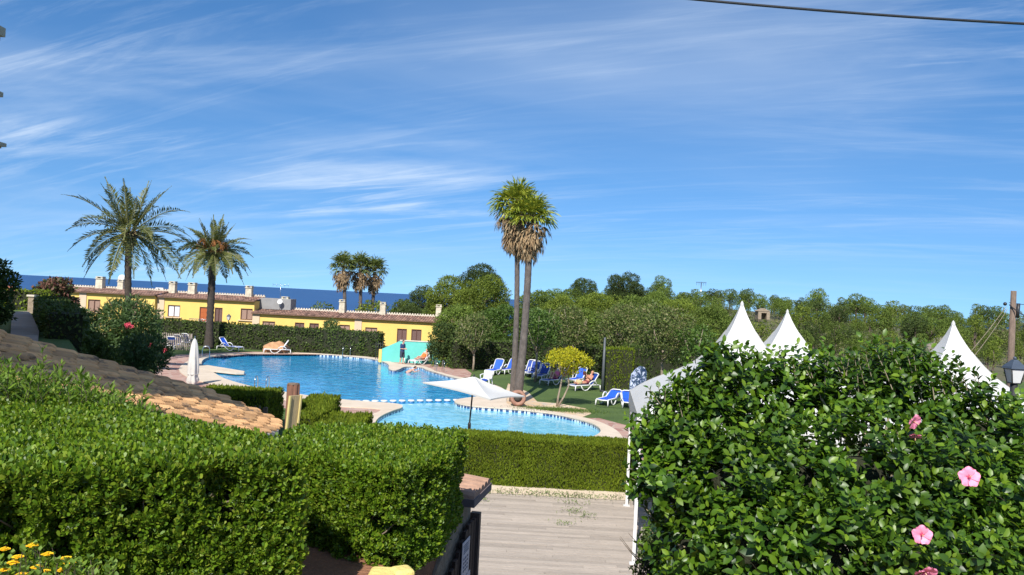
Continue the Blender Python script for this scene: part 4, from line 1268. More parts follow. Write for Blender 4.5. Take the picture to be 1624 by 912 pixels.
# brown post and pale leaning board
p = D(464, 640, 20.0); zt_ = D(464, 609.5, 20.0).z
t = thing('wooden_post', 'thick brown wooden post with grooved sides above the hedge', 'post', (p.x, 20.0, 0))
mb = MB(); 
for k in range(7):
    a_ = k * 2 * math.pi / 7; mb.tube([(math.cos(a_) * .10, math.sin(a_) * .10, 0), (math.cos(a_) * .10, math.sin(a_) * .10, zt_)], .065, 8)
mb.build('post_staves', mat('dark_brown_wood', (0.20, 0.09, 0.055), (0.09, 0.045, 0.03), 6, .8, .5, 20, stretch=(6, 6, .5)), t)
mb = MB(); mb.lathe([(.15, zt_ - .02), (.15, zt_ + .03), (.05, zt_ + .04)], (0, 0, 0), 14); mb.build('post_cap', M_wood, t)
pa = D(459, 697, 16.2); pb = D(466, 627, 16.2)
t = thing('wooden_board', 'pale yellowish board leaning upright against the hedge', 'board', (pa.x, 16.2, pa.z - .3))
hh = pb.z - pa.z + .3
mb = MB(); Mx = Matrix.Rotation(R(3.5), 3, 'Y') @ Matrix.Rotation(R(60), 3, 'Z')
mb.box((.03, 0, hh / 2), (.30, .03, hh), M=Mx); mb.build('board_panel', M_palewood, t)
mb = MB()
for sx in (-1, 1): mb.box(Vector((.03, 0, hh / 2)) + Mx @ Vector((sx * .15, -.02, 0)), (.035, .05, hh), M=Mx)
mb.build('board_edge', mat('yellow_edge', (0.62, 0.52, 0.22), None, 5, .6), t)

# ------------------------------------------------------------------ trees and shrubs round the pool
def thin_tree(label, px, base_y, trunk_top_y, cpx, cpy, rw, rh, lm, seed, Yo=None, dens=62, size=.15, tm=M_lightbark, k=34, tr=.07, sub=.34):
    b = G(px, base_y)
    if Yo: b = Vector((D(px, base_y, Yo).x, Yo, 0))
    c = D(cpx, cpy, b.y); rw_ = rw * b.y / FPX; rh_ = rh * b.y / FPX
    t = thing('thin_tree', label, 'tree', (b.x, b.y, 0))
    mb = MB()
    zt_ = D(px, trunk_top_y, b.y).z
    mb.tube([(0, 0, -.05), (.03, 0, zt_ * .5), (.0, 0, zt_ + .2), ((c.x - b.x) * .6, 0, (c.z + zt_) / 2)], [tr * 1.3, tr, tr * .9, tr * .5], 8)
    rr2 = random.Random(seed)
    for q in range(7):
        a_ = q * .9 + rr2.random(); e = Vector((c.x - b.x + math.cos(a_) * rw_ * .7, math.sin(a_) * rw_ * .7, c.z + rh_ * rr2.uniform(-.3, .8)))
        mb.tube([(0, 0, zt_ * .9), (Vector((0, 0, zt_ * .95)) + e) / 2 + Vector((0, 0, -.1)), e], [tr * .5, tr * .4, tr * .15], 5)
    mb.build('trunk', tm, t)
    cl = [(np.array(x[0]) + np.array([c.x - b.x, 0, 0]), x[1]) for x in blob_clumps(rw_, rh_ * 2, c.z - rh_, k, sub, .8, seed)]
    v, f = crown_mesh(cl, dens, size, .55, shell=(.4, 1.1), rough=.3)
    npmesh('crown', v, f, lm, t)
    return t
thin_tree('slim tree with pale trunk and greenish brown leaves by the teal wall', 750, 589, 560, 752, 525, 30, 32, LM_dry, 70)
thin_tree('slim dark tree right of the twin palm trunks', 850, 582, 556, 858, 518, 34, 38, LM_green, 71, 50)
thin_tree('broad dry-leaved tree above the yellow-leaved tree', 908, 600, 560, 905, 518, 38, 36, LM_dry, 72, 54)
thin_tree('large greenish brown tree behind the grey pole', 985, 610, 560, 985, 522, 46, 44, LM_dry, 73, 51)
thin_tree('large dry-leaved tree with pale straight trunk left of the tents', 1048, 612, 568, 1055, 525, 58, 44, LM_dry, 74, 42, k=34)
thin_tree('dark leafy tree hiding the foot of the first tent peak', 1100, 612, 570, 1105, 545, 34, 34, LM_green, 75, 40)
b = G(702, 580)
c = D(700, 543, b.y); t = thing('round_bush', 'big dark green rounded bush against the turquoise wall', 'bush', (b.x, b.y - .3, 0))
v, f = crown_mesh([(np.array(x[0]), x[1]) for x in blob_clumps(27 * b.y / FPX, 3.0, .25, 44, .36, .8, 5)], 80, .15, .6, shell=(.6, 1.06))
npmesh('foliage', v, f, LM_pine_d, t)
trunk_mb(2.0, .08, .2, 6, .6, 5).build('stems', M_twig, t)
c = D(705, 572, b.y - 1.2); t = thing('low_shrub', 'low yellow-green shrub at the foot of the dark bush', 'bush', (c.x, b.y - 1.2, 0))
v, f = crown_mesh([(np.array([x, 0, .35]), (.5, .35, .35)) for x in (-.6, 0, .6)], 60, .12); npmesh('foliage', v, f, LM_pine_b, t)
mb = MB(); mb.tube([(0, 0, 0), (0, 0, .4)], .03); mb.build('stems', M_twig, t)
# yellow-leaved small tree with two bare stems
b = G(884, 645); t = thing('yellow_tree', 'small tree with dome of bright yellow leaves on two bare stems', 'tree', (b.x, b.y, 0))
c = D(902, 567, b.y); cx = c.x - b.x
mb = MB(); mb.tube([(-.02, 0, -.05), (.02, 0, .5), (.12, 0, 1.1), (cx * .5, 0, 1.9)], [.07, .05, .045, .03], 7)
mb.tube([(.02, 0, 0), (.3, .05, .5), (.52, .1, 1.05), (cx * 1.0, 0, 2.0)], [.06, .045, .04, .03], 7)
for q in range(8):
    a_ = q * .8; mb.tube([(cx * .6, 0, 1.5), (cx + math.cos(a_) * .8, math.sin(a_) * .8, 2.3)], [.03, .01], 5)
mb.build('stems', M_lightbark, t)
cl = []
r2 = np.random.default_rng(4)
for q in range(30):
    a_ = q * 2.4; rr_ = math.sqrt((q + .5) / 30) * 1.05
    cl.append((np.array([cx + math.cos(a_) * rr_, math.sin(a_) * rr_, c.z + .28 - .45 * rr_ ** 2 + r2.normal() * .05]), (.27, .27, .2)))
for q in range(9):
    cl.append((np.array([cx + r2.normal() * .3, r2.normal() * .3, c.z - .45 + r2.normal() * .12]), (.22, .22, .25)))
v, f = crown_mesh(cl, 110, .12, .55, shell=(.6, 1.15)); npmesh('crown', v, f, LM_yellow, t)

# left side: oleander, bougainvillea, dark tree, path hedges
def big_shrub(name, label, cat, px, py, rw, rh, Y, lm, seed, dens, size, base_z, k=30, wr=.35, sub=.36, flowers=(), sr=.09):
    c = D(px, py, Y); rw_, rh_ = rw * Y / FPX, rh * Y / FPX
    t = thing(name, label, cat, (c.x, Y, base_z))
    cl = blob_clumps(rw_, rh_ * 2, c.z - rh_ - base_z, k, sub, .85, seed)
    v, f = crown_mesh(cl, dens * 1.7, size, wr, out_bias=.5, shell=(.6, 1.12), rough=.25)
    npmesh('foliage', v, f, lm, t)
    trunk_mb(rh_ * 1.8 + (c.z - rh_ - base_z), sr, .3, 9, rw_ * .6, seed, zb=.15).build('stems', M_twig, t)
    for (fx, fy, s) in flowers:
        q = D(fx, fy, Y - rw_ * .8); mb = MB(); rq = random.Random(int(fx))
        for j in range(14):
            o_ = Vector((rq.gauss(0, s), rq.gauss(0, s * .6), rq.gauss(0, s * .6)))
            for h in range(5):
                a_ = h * 1.256 + j; d_ = Vector((math.cos(a_), -.4, math.sin(a_))) * .05
                p_ = q - Vector((c.x, Y, base_z)) + o_
                mb.add([p_, p_ + d_ + Vector((0, 0, .02)), p_ + d_ * 1.3, p_ + d_ - Vector((.02, 0, 0.02))], [(0, 1, 2, 3)])
        mb.build('flower_cluster', mat('oleander_pink', (0.75, 0.10, 0.16), (0.62, 0.07, 0.12), 9, .6), t, fix=False)
    return t
LM_ole = leafmat('oleander_leaves', [(0.035, 0.075, 0.02), (0.06, 0.11, 0.03), (0.09, 0.15, 0.04)], .5, .2, .4)
big_shrub('oleander', 'big oleander bush with pink flowers in front of left date palm', 'bush', 200, 530, 66, 62, 29, LM_ole, 81, 90, .17, 0.9, 60, .25, .30, flowers=[(206, 516, .07), (238, 548, .05), (262, 556, .05)])
big_shrub('oleander', 'lower oleander bush with arching stems beside the tiled roof', 'bush', 228, 565, 44, 36, 26, LM_ole, 82, 90, .16, 0.6, 40, .25, .32, flowers=[])
big_shrub('dark_bush', 'dark shaded bush below the oleander behind the tiled roof', 'bush', 140, 560, 40, 34, 22, LM_dark, 83, 110, .13, 1.2, 30, .5)
big_shrub('bougainvillea', 'reddish bougainvillea with a green shoot before the leftmost house', 'bush', 86, 474, 32, 34, 37, LM_red, 84, 80, .16, 2.6, 36, .6)
big_shrub('green_shrub', 'small green shrub between reddish bush and oleander', 'bush', 128, 510, 28, 20, 34, LM_ole, 85, 80, .14, 2.0, 20, .5)
big_shrub('terrace_plant', 'small leafy tree rising over the hedge in front of lower house', 'bush', 527, 520, 17, 13, 66, LM_ole, 86, 60, .16, .5, 14, .5)
big_shrub('dark_tree', 'dark shaded tree cut by the left picture edge', 'tree', -6, 462, 32, 58, 21, LM_dark, 87, 130, .12, 3.7, 50, .5)
a1 = G(62, 530, 3.7); a2 = G(50, 500, 3.7)
clip_hedge('path_hedge', 'dark shaded hedge along the right side of the left path', [Vector((G(72, 535, 3.7).x, G(72, 535, 3.7).y)), Vector((a2.x + .1, a2.y)), Vector((a2.x + 1.0, a2.y + .3)), Vector((G(72, 535, 3.7).x + .75, G(72, 535, 3.7).y + .4))], 2.2, 4.35, LM_dark, 160, .10, 'leaf', .08)
a3 = D(28, 498, 34)
clip_hedge('end_hedge', 'small light green hedge closing the end of left path', [Vector((a3.x - 1.5, 34)), Vector((a3.x + 1.0, 34)), Vector((a3.x + 1.0, 35)), Vector((a3.x - 1.5, 35))], 3.6, 4.5, LM_cyp, 120, .12, 'leaf')
p = D(50, 500, 31.5)
t = thing('gate_pillar', 'slim pale stone pillar at the end of the left path', 'pillar', (p.x, 31.5, 3.6))
mb = MB(); mb.box((0, 0, .35), (.22, .22, .75)); mb.build('shaft', M_stone, t); mb = MB(); mb.box((0, 0, .76), (.3, .3, .07)); mb.build('cap', M_mortar, t)

# boulder
p = G(433, 560)
mb = MB(); mb.ball((0, 0, .25), (1, .7, .62), 28, 18)
vv = []
for q in mb.v:
    k = 1 + .22 * fbm(q, 1.1, 4) + .06 * fbm(q, 4, 9)
    zc_ = q[2] * k
    vv.append((q[0] * k + .12 * zc_, q[1] * k, max(zc_, -.08)))
mb.v = vv; o = mb.build('boulder', M_rock); o.location = (p.x, p.y + .6, 0); o.rotation_euler = (0, 0, .3)
tag(o, 'large orange-brown boulder on the lawn behind the white lounger', 'boulder')
# clay pot lying on its side before the palm
p = G(817, 641)
t = thing('clay_pot', 'terracotta jar lying on its side at the twin palm foot', 'pot', (p.x, p.y - .6, 0.02))
prof = [(.16, 0), (.30, .12), (.36, .35), (.33, .6), (.29, .74), (.37, .80), (.39, .87), (.33, .93), (.25, .93), (.20, .86), (.20, .6), (.18, .2)]
Mx = Matrix.Rotation(R(8), 3, 'Z') @ Matrix.Rotation(R(86), 3, 'X')
mb = MB(); mb.lathe(prof, (0, .4, .36), 24, Mx); mb.build('jar_body', M_terra, t)
mb = MB(); mb.lathe([(.19, .78), (.198, .80), (.02, .82)], (0, .4, .36), 20, Mx); mb.build('jar_fill', mat('grey_pebbles', (0.075, 0.07, 0.065), (0.04, 0.04, 0.035), 30, .9, .6), t)
# curved stone edging near the wading pool tip
# grass tufts under the yellow tree
LMg = leafmat('grass_tufts', [(0.06, 0.11, 0.02), (0.10, 0.16, 0.03), (0.14, 0.2, 0.05)], .7, .2, .2)
p = G(886, 651)
n = 2500; P = np.stack([p.x + rng.normal(size=n) * .9, p.y + rng.normal(size=n) * .35, np.zeros(n) + .005], 1)
v, f = leaves(P, unit(np.array([[0, 0, 1.]]) + rng.normal(size=(n, 3)) * .5), rnd(n), .12, .02); tag(npmesh('grass', v, f, LMg), 'patch of grass round the foot of the yellow-leaved tree', 'grass', kind='stuff')

# grey pole by the cypress hedge
p = G(955, 621)
zt_ = D(956, 535, p.y).z
t = thing('lamp_pole', 'straight dark grey pole standing before the cypress hedge', 'pole', (p.x, p.y - .1, 0))
mb = MB(); mb.tube([(0, 0, 0), (0, 0, zt_)], [.10, .06], 10); mb.build('shaft', mat('grey_paint', (0.10, 0.11, 0.12), None, 5, .5), t)
mb = MB(); mb.lathe([(.16, 0), (.16, .06), (.11, .10)], (0, 0, 0), 12); mb.build('base', M_dark, t)

# ------------------------------------------------------------------ sun loungers
def make_lounger(sling, back_deg=52):
    t = thing('sun_lounger', '', 'sun lounger')
    W = .31
    a = R(back_deg)
    hx_ = .35; BL = .78    # hinge at x=.35, head towards +x
    for s in (-1, 1):
        mb = MB()
        mb.tube([(-1.0, s * W, .30), (-.93, s * W, .33), (hx_, s * W, .33), (.62, s * W, .33), (.95, s * W, .31)], [.03, .035, .035, .035, .03], 7)
        mb.tube([(hx_, s * W, .34), (hx_ + math.cos(a) * BL, s * W, .34 + math.sin(a) * BL)], [.035, .03], 7)
        mb.build('side_rail', M_white, t)
        mb = MB(); mb.tube([(.98, s * W * 1.02, .31), (1.0, s * W * 1.08, .02)], [.035, .03], 7)
        mb.build('leg', M_white, t)
        mb = MB(); mb.tube([(-.98, s * W * 1.02, .31), (-1.02, s * W * 1.08, .02)], [.035, .03], 7)
        mb.build('leg', M_white, t)
        mb = MB()      # broad U-shaped middle leg
        mb.tube([(-.55, s * W * 1.03, .30), (-.42, s * W * 1.05, .10), (-.25, s * W * 1.05, .025), (-.05, s * W * 1.05, .06), (.18, s * W * 1.05, .24), (.30, s * W * 1.05, .34)], [.03, .032, .035, .033, .03, .03], 7)
        mb.build('leg', M_white, t)
        mb = MB()      # arched armrest
        mb.tube([(.02, s * (W + .05), .34), (.10, s * (W + .06), .48), (.28, s * (W + .07), .58), (.48, s * (W + .06), .57), (.62, s * (W + .04), .46), (.70, s * (W + .02), .34)], [.028, .033, .036, .036, .033, .028], 7)
        mb.build('armrest', M_white, t)
    mb = MB(); e = Vector((hx_ + math.cos(a) * BL, 0, .34 + math.sin(a) * BL))
    mb.tube([e + Vector((0, -W, 0)), e + Vector((.02, -W * .6, .05)), e + Vector((.02, W * .6, .05)), e + Vector((0, W, 0))], .033, 7)
    mb.build('cross_bar', M_white, t)
    mb = MB(); mb.tube([(-.98, -W, .31), (-1.0, 0, .30), (-.98, W, .31)], .035, 7); mb.build('cross_bar', M_white, t)
    mb = MB(); mb.tube([(.96, -W, .31), (.96, W, .31)], .03, 7)
    mb.build('cross_bar', M_white, t)
    mb = MB(); n = 8
    vs = []; 
    for k in range(n + 1):
        x = -.92 + (hx_ + .92) * k / n
        for y in (-W + .02, -W * .4, W * .4, W - .02): vs.append((x, y, .345 - .02 * (1 - (y / W) ** 2)))
    fs = [(k * 4 + j, (k + 1) * 4 + j, (k + 1) * 4 + j + 1, k * 4 + j + 1) for k in range(n) for j in range(3)]
    top = len(vs); vs += [(p[0], p[1], p[2] - .012) for p in vs]; fs += [tuple(i + top for i in reversed(q)) for q in fs]
    mb.add(vs, fs, True); mb.build('seat_sling', sling, t)
    mb = MB(); vs = []
    for k in range(n + 1):
        u_ = .03 + (BL - .03) * k / n
        for y in (-W + .02, -W * .4, W * .4, W - .02):
            d_ = .02 * (1 - (y / W) ** 2)
            vs.append((hx_ + math.cos(a) * u_ + math.sin(a) * d_, y, .345 + math.sin(a) * u_ - math.cos(a) * d_))
    fs = [(k * 4 + j, (k + 1) * 4 + j, (k + 1) * 4 + j + 1, k * 4 + j + 1) for k in range(n) for j in range(3)]
    top = len(vs); vs += [(p[0] + math.sin(a) * .012, p[1], p[2] - math.cos(a) * .012) for p in vs]; fs += [tuple(i + top for i in reversed(q)) for q in fs]
    mb.add(vs, fs, True); mb.build('backrest_sling', sling, t)
    return t
proto = {('b', 1): make_lounger(M_blue), ('n', 1): make_lounger(M_navy), ('w', 1): make_lounger(mat('pale_sling', (0.62, 0.64, 0.68), (0.52, 0.56, 0.62), 8, .6), 58), ('b', 2): make_lounger(M_blue, 22)}
used = set()
LSPOT = {}
def lounger(key, foot, head, label, z=0.0, turn=0):
    f_, h_ = G(*foot), G(*head)
    c = (f_ + h_) / 2; d = h_ - f_
    o = proto[key] if key not in used else copy_tree(proto[key])
    used.add(key)
    o.location = (c.x, c.y, z); o.rotation_euler = (0, 0, math.atan2(d.y, d.x) + turn)
    tag(o, label, 'sun lounger', 'blue and white sun loungers round the pool')
    LSPOT[label] = o
    return o
lounger(('b', 1), (291, 551), (262, 556), 'leftmost blue lounger half hidden by the oleander')
lounger(('n', 1), (302, 549), (277, 551), 'lounger before the grey picket fence, second from left')
lounger(('n', 1), (316, 547), (290, 548.5), 'lounger by the picket fence nearest the closed white parasol')
lounger(('b', 1), (378, 557), (352, 555), 'single blue lounger on the lawn right of the leaning palm trunk')
lounger(('w', 1), (420, 560), (459, 561), 'white lounger with pale sling in front of the boulder')
lounger(('b', 1), (634, 575), (664, 573), 'empty blue lounger on paving next to the standing man')
L_or = lounger(('w', 1), (650, 579), (684, 577), 'lounger carrying the sunbather in orange by the pool corner')
lounger(('b', 1), (768, 597), (800, 591), 'empty blue lounger left of the twin palm trunks')
lounger(('b', 1), (792, 594), (818, 591), 'blue lounger partly hidden behind the twin palm trunks')
lounger(('n', 1), (822, 598), (852, 592), 'first navy lounger right of the twin palm trunks')
lounger(('n', 1), (829, 602), (860, 593), 'second navy lounger right of the twin palm trunks')
lounger(('n', 1), (842, 606), (875, 598), 'third navy lounger right of palms, behind the sunbather with raised knees')
L_kn = lounger(('n', 1), (855, 612), (900, 608), 'navy lounger under the sunbather with raised knees')
lounger(('b', 1), (900, 611), (930, 606), 'blue lounger standing behind the reading man')
L_rd = lounger(('n', 1), (903, 620), (949, 618), 'lounger the reading man lies on beside the grey pole')
lounger(('b', 2), (944, 647), (985, 636), 'flat bright blue lounger on the lawn left of the tents')
lounger(('b', 2), (1001, 656), (992, 634), 'blue lounger closest to the white tent corner')
for key in proto:
    if key not in used: pass
# white plastic armchair with blue cushion
p = G(771, 612)
t = thing('plastic_chair', 'white plastic armchair with blue oval cushion left of the palms', 'chair', (p.x, p.y, 0), R(-20))
for sx in (-1, 1):
    for sy in (-1, 1):
        mb = MB(); mb.tube([(sx * .24, sy * .22, .40), (sx * .30, sy * .28, 0)], [.035, .028], 7); mb.build('leg', M_white, t)
mb = MB(); mb.box((0, 0, .42), (.56, .52, .05)); mb.build('seat', M_white, t)
mb = MB(); mb.box((0, .27, .66), (.56, .05, .46), M=Matrix.Rotation(R(-12), 3, 'X')); mb.build('backrest', M_white, t)
for sx in (-1, 1):
    mb = MB(); mb.tube([(sx * .28, -.22, .42), (sx * .31, -.24, .64), (sx * .31, .2, .68), (sx * .29, .3, .62)], .03, 7); mb.build('armrest', M_white, t)
mb = MB(); mb.ball((0, -.28, .36), (.2, .05, .09), 14, 8); mb.build('cushion', M_navy, t)
# tall blue cover, sun dapples painted on as white mottling
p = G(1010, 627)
t = thing('lounger_cover', 'tall blue cover with painted white sun dapples leaning before the dark cypress', 'cover', (p.x, p.y, 0))
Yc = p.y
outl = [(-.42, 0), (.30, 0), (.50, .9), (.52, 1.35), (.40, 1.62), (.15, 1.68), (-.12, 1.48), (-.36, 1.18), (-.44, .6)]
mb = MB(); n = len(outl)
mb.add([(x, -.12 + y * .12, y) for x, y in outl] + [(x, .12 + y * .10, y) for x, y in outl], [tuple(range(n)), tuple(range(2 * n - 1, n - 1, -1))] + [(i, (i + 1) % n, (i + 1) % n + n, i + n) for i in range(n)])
mb.build('fabric', mat('dappled_blue_fabric', (0.05, 0.12, 0.42), (0.03, 0.07, 0.30), 5, .7, .2, 20, c3=(0.55, 0.60, 0.72), c3pos=.58, detail=4), t)
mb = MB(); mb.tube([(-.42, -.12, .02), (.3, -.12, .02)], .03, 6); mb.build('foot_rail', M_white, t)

# ------------------------------------------------------------------ people
def remesh(o, vox):
    m = o.modifiers.new('surface', 'REMESH'); m.mode = 'VOXEL'; m.voxel_size = vox; m.use_smooth_shade = True
    s = o.modifiers.new('soften', 'SMOOTH'); s.factor = .5; s.iterations = 2
def limb(mb, pts, rad):
    pts = [Vector(p) for p in pts]
    mb.tube(pts, rad, 12)
    for p, r_ in zip(pts, rad): mb.ball(p, r_, 12, 8)
def hand(mb, w, d, nrm):
    d = Vector(d).normalized(); n = Vector(nrm).normalized(); s = d.cross(n).normalized(); n = s.cross(d)
    w = Vector(w)
    Mx = Matrix((s, d, n)).transposed()
    mb.ball(w + d * .045, (.04, .055, .018), 10, 8, Mx)
    for k, ln in enumerate((.068, .078, .072, .055)):
        b = w + d * .085 + s * (.027 - .018 * k)
        mb.tube([b - d * .02, b + d * ln * .5 - n * .008, b + d * ln - n * .025], [.010, .009, .008], 7)
    b = w + d * .03 + s * .036
    mb.tube([b - s * .012, b + s * .018 + d * .025, b + s * .022 + d * .052 - n * .01], [.013, .011, .009], 7)
def person(label, loc, rz, J, skinm, hairm, clothes, hairstyle='short'):
    """J: joint positions (x forward, y left, z up); clothes: list of (name, material, [(joint chain pts, radii)])"""
    t = thing('person', label, 'person', loc, rz)
    mb = MB()
    V = {k: Vector(v_) for k, v_ in J.items()}
    pel, ch, nk, hd = V['pelvis'], V['chest'], V['neck'], V['head']
    across = (V['lsh'] - V['rsh']).normalized()
    spine = (ch - pel).normalized()
    fwd = across.cross(spine).normalized()
    Mx = Matrix((fwd, across, spine)).transposed()
    L_ = (ch - pel).length
    for k in range(7):
        f_ = k / 6; p_ = pel.lerp(ch, f_)
        w_ = .165 - .03 * math.sin(f_ * math.pi) + .005 * f_; d_ = .115 + .01 * math.sin(f_ * 3)
        mb.ball(p_, (d_, w_, L_ / 5), 16, 10, Mx)
    mb.ball(ch + spine * .06, (.09, .15, .08), 14, 8, Mx)
    limb(mb, [ch + spine * .08, nk, nk.lerp(hd, .5)], [.07, .055, .052])
    limb(mb, [V['lsh'], ch + spine * .06, V['rsh']], [.062, .075, .062])
    hup = V.get('headup', Vector((0, 0, 1))).normalized(); face = V.get('face', fwd).normalized()
    face = (face - hup * face.dot(hup)).normalized(); hs = hup.cross(face)
    Hm = Matrix((face, hs, hup)).transposed()
    mb.ball(hd + hup * .02, (.095, .075, .105), 18, 14, Hm)
    mb.ball(hd + face * .025 - hup * .055, (.062, .052, .055), 14, 10, Hm)
    mb.tube([hd + face * .088 + hup * .02, hd + face * .108 - hup * .018, hd + face * .085 - hup * .028], [.010, .015, .010], 8)
    for s in (-1, 1): mb.ball(hd + hs * s * .078 - face * .005, (.018, .010, .030), 8, 8, Hm)
    for s in ('l', 'r'):
        limb(mb, [V[s + 'sh'], V[s + 'sh'].lerp(V[s + 'el'], .5), V[s + 'el'], V[s + 'el'].lerp(V[s + 'wr'], .4), V[s + 'wr']], [.056, .047, .039, .037, .026])
        dv = V.get(s + 'hand', V[s + 'wr'] - V[s + 'el'])
        hand(mb, V[s + 'wr'], dv, across * (1 if s == 'l' else -1) * -1 + Vector((0, 0, .05)))
        hp_ = V[s + 'hip']
        limb(mb, [hp_, hp_.lerp(V[s + 'kn'], .5), V[s + 'kn'], V[s + 'kn'].lerp(V[s + 'an'], .35), V[s + 'an']], [.088, .074, .055, .054, .036])
        ft = V[s + 'toe']; mb.ball((V[s + 'an'] + ft) / 2 - Vector((0, 0, 0)), (.06, .04, .035), 12, 8)
        limb(mb, [V[s + 'an'], V[s + 'an'].lerp(ft, .55), ft], [.036, .035, .022])
    body = mb.build('body', skinm, t, fix=False); remesh(body, .011)
    h = MB()
    h.ball(hd + hup * .045 - face * .022, (.092, .082, .095), 18, 12, Hm)
    if hairstyle == 'long': h.ball(hd - face * .07 - hup * .03, (.045, .07, .11), 14, 10, Hm)
    if hairstyle == 'bun': h.ball(hd - face * .11 + hup * .05, (.045, .045, .045), 12, 8, Hm)
    h.build('hair', hairm, t, fix=False)
    for s in (-1, 1):
        e = MB(); e.ball(hd + face * .086 + hs * s * .030 + hup * .022, .011, 8, 6); e.build('eye', M_dark, t, fix=False)
    e = MB(); e.ball(hd + face * .084 - hup * .052, (.008, .022, .006), 8, 6, Hm); e.build('mouth', mat('lips', (0.40, 0.12, 0.10), None, 5, .5), t, fix=False)
    for (nm, m_, chains) in clothes:
        cm = MB()
        for kind_, pts, rad in chains:
            if kind_ == 'limb': limb(cm, [V[p_] if isinstance(p_, str) else (V[p_[0]].lerp(V[p_[1]], p_[2])) for p_ in pts], rad)
            elif kind_ == 'torso':
                f0, f1 = pts; n_ = 7
                for k in range(n_):
                    f_ = f0 + (f1 - f0) * k / (n_ - 1); p_ = pel.lerp(ch, f_)
                    cm.ball(p_, (rad[0], rad[1], L_ / 5 * max(f1 - f0, .35)), 16, 10, Mx)
        co = cm.build(nm, m_, t, fix=False); remesh(co, .014)
    return t
# standing man in navy
p = G(637, 577.5); p.y
J = dict(pelvis=(0, 0, .95), chest=(.02, 0, 1.32), neck=(.03, 0, 1.50), head=(.07, 0, 1.63), face=(1, 0, -.35), headup=(.25, 0, 1),
         lsh=(.02, .19, 1.42), rsh=(.02, -.19, 1.42), lel=(.02, .25, 1.13), rel=(.04, -.25, 1.13), lwr=(.24, .10, 1.10), rwr=(.25, -.12, 1.12), lhand=(1, -.5, .2), rhand=(1, .6, .3),
         lhip=(0, .10, .92), rhip=(0, -.10, .92), lkn=(.05, .12, .50), rkn=(.0, -.12, .50), lan=(.0, .12, .08), ran=(-.08, -.12, .08), ltoe=(.17, .14, .03), rtoe=(.09, -.14, .03))
M_navyc = mat('navy_shirt', (0.03, 0.06, 0.16), (0.02, 0.045, 0.12), 6, .8)
M_shorts = mat('dark_shorts', (0.04, 0.05, 0.08), (0.03, 0.035, 0.06), 6, .8)
person('standing man in navy top and dark shorts looking at his hands', (p.x, p.y, 0.01), R(-30), J, M_skin, M_hair,
       [('shirt', M_navyc, [('torso', (-.1, 1.15), (.155, .205)), ('limb', ['lsh', ('lsh', 'lel', .75)], [.078, .068]), ('limb', ['rsh', ('rsh', 'rel', .75)], [.078, .068]), ('limb', ['lsh', 'chest', 'rsh'], [.078, .10, .078])]),
        ('shorts', M_shorts, [('torso', (-.35, .1), (.145, .185)), ('limb', ['lhip', ('lhip', 'lkn', .9)], [.115, .10]), ('limb', ['rhip', ('rhip', 'rkn', .9)], [.115, .10])])])
# reclining figures: local +x runs from foot to head as on the lounger
def recliner(label, lo_, hips_x=.18, ang=50, knees=(.0, .0), arms='read', skinm=M_skin, hairm=M_hair, suit=None, suitname='swimsuit', hairstyle='short'):
    a = R(ang); sp = Vector((math.cos(a), 0, math.sin(a)))
    pel = Vector((hips_x, 0, .48)); ch = pel + sp * .36; nk = ch + sp * .19; hd = nk + sp * .14 + Vector((-.02, 0, .01))
    J = dict(pelvis=pel, chest=ch, neck=nk, head=hd, headup=sp + Vector((-.35, 0, .35)), face=(-1, 0, .25),
             lsh=ch + sp * .10 + Vector((0, .18, 0)), rsh=ch + sp * .10 + Vector((0, -.18, 0)), lhip=pel + Vector((-.02, .09, 0)), rhip=pel + Vector((-.02, -.09, 0)))
    for s, sg, k in (('l', 1, knees[0]), ('r', -1, knees[1])):
        kn = Vector((hips_x - .44 + .13 * k, sg * .10, .44 + .36 * k)); an = Vector((hips_x - .86 + .42 * k, sg * .10, .40))
        J[s + 'kn'] = kn; J[s + 'an'] = an; J[s + 'toe'] = an + Vector((-.10 - .08 * k, 0, .13 - .13 * k))
    if arms == 'read':
        for s, sg in (('l', 1), ('r', -1)):
            J[s + 'el'] = ch + Vector((-.12, sg * .24, -.10)); J[s + 'wr'] = ch + Vector((-.30, sg * .10, .10)); J[s + 'hand'] = (-.4, -sg * .3, .8)
    else:
        for s, sg in (('l', 1), ('r', -1)):
            J[s + 'el'] = ch + Vector((-.14, sg * .27, -.20)); J[s + 'wr'] = ch + Vector((-.36, sg * .20, -.24)); J[s + 'hand'] = (-1, 0, -.2)
    t = person(label, lo_.location, lo_.rotation_euler[2], J, skinm, hairm, [(suitname, suit, [('torso', (-.15, .15) if arms == 'read' else (-.2, .85), (.13, .18)), ('limb', ['lhip', ('lhip', 'lkn', .25)], [.10, .088]), ('limb', ['rhip', ('rhip', 'rkn', .25)], [.10, .088])])], hairstyle)
    return t
M_tan = mat('tanned_skin', (0.50, 0.24, 0.15), (0.44, 0.20, 0.12), 6, .5)
recliner('sunbather in orange swimwear reclining on the lounger by the pool corner', L_or, suit=mat('orange_fabric', (0.80, 0.17, 0.03), (0.7, 0.13, 0.02), 5, .7), arms='rest', knees=(.4, .2), hairstyle='long')
recliner('sunbather with raised knees lying on the navy lounger', L_kn, suit=mat('pink_fabric', (0.72, 0.16, 0.28), (0.6, 0.1, 0.2), 5, .7), arms='rest', knees=(1.0, .85), skinm=M_skin, hairstyle='bun')
recliner('man with short fair hair lying back and reading a book', L_rd, suit=mat('maroon_trunks', (0.20, 0.04, 0.05), None, 5, .7), suitname='swim_trunks', arms='read', knees=(.1, .0), skinm=M_tan, hairm=mat('fair_hair', (0.40, 0.24, 0.12), (0.3, 0.18, 0.09), 20, .6))
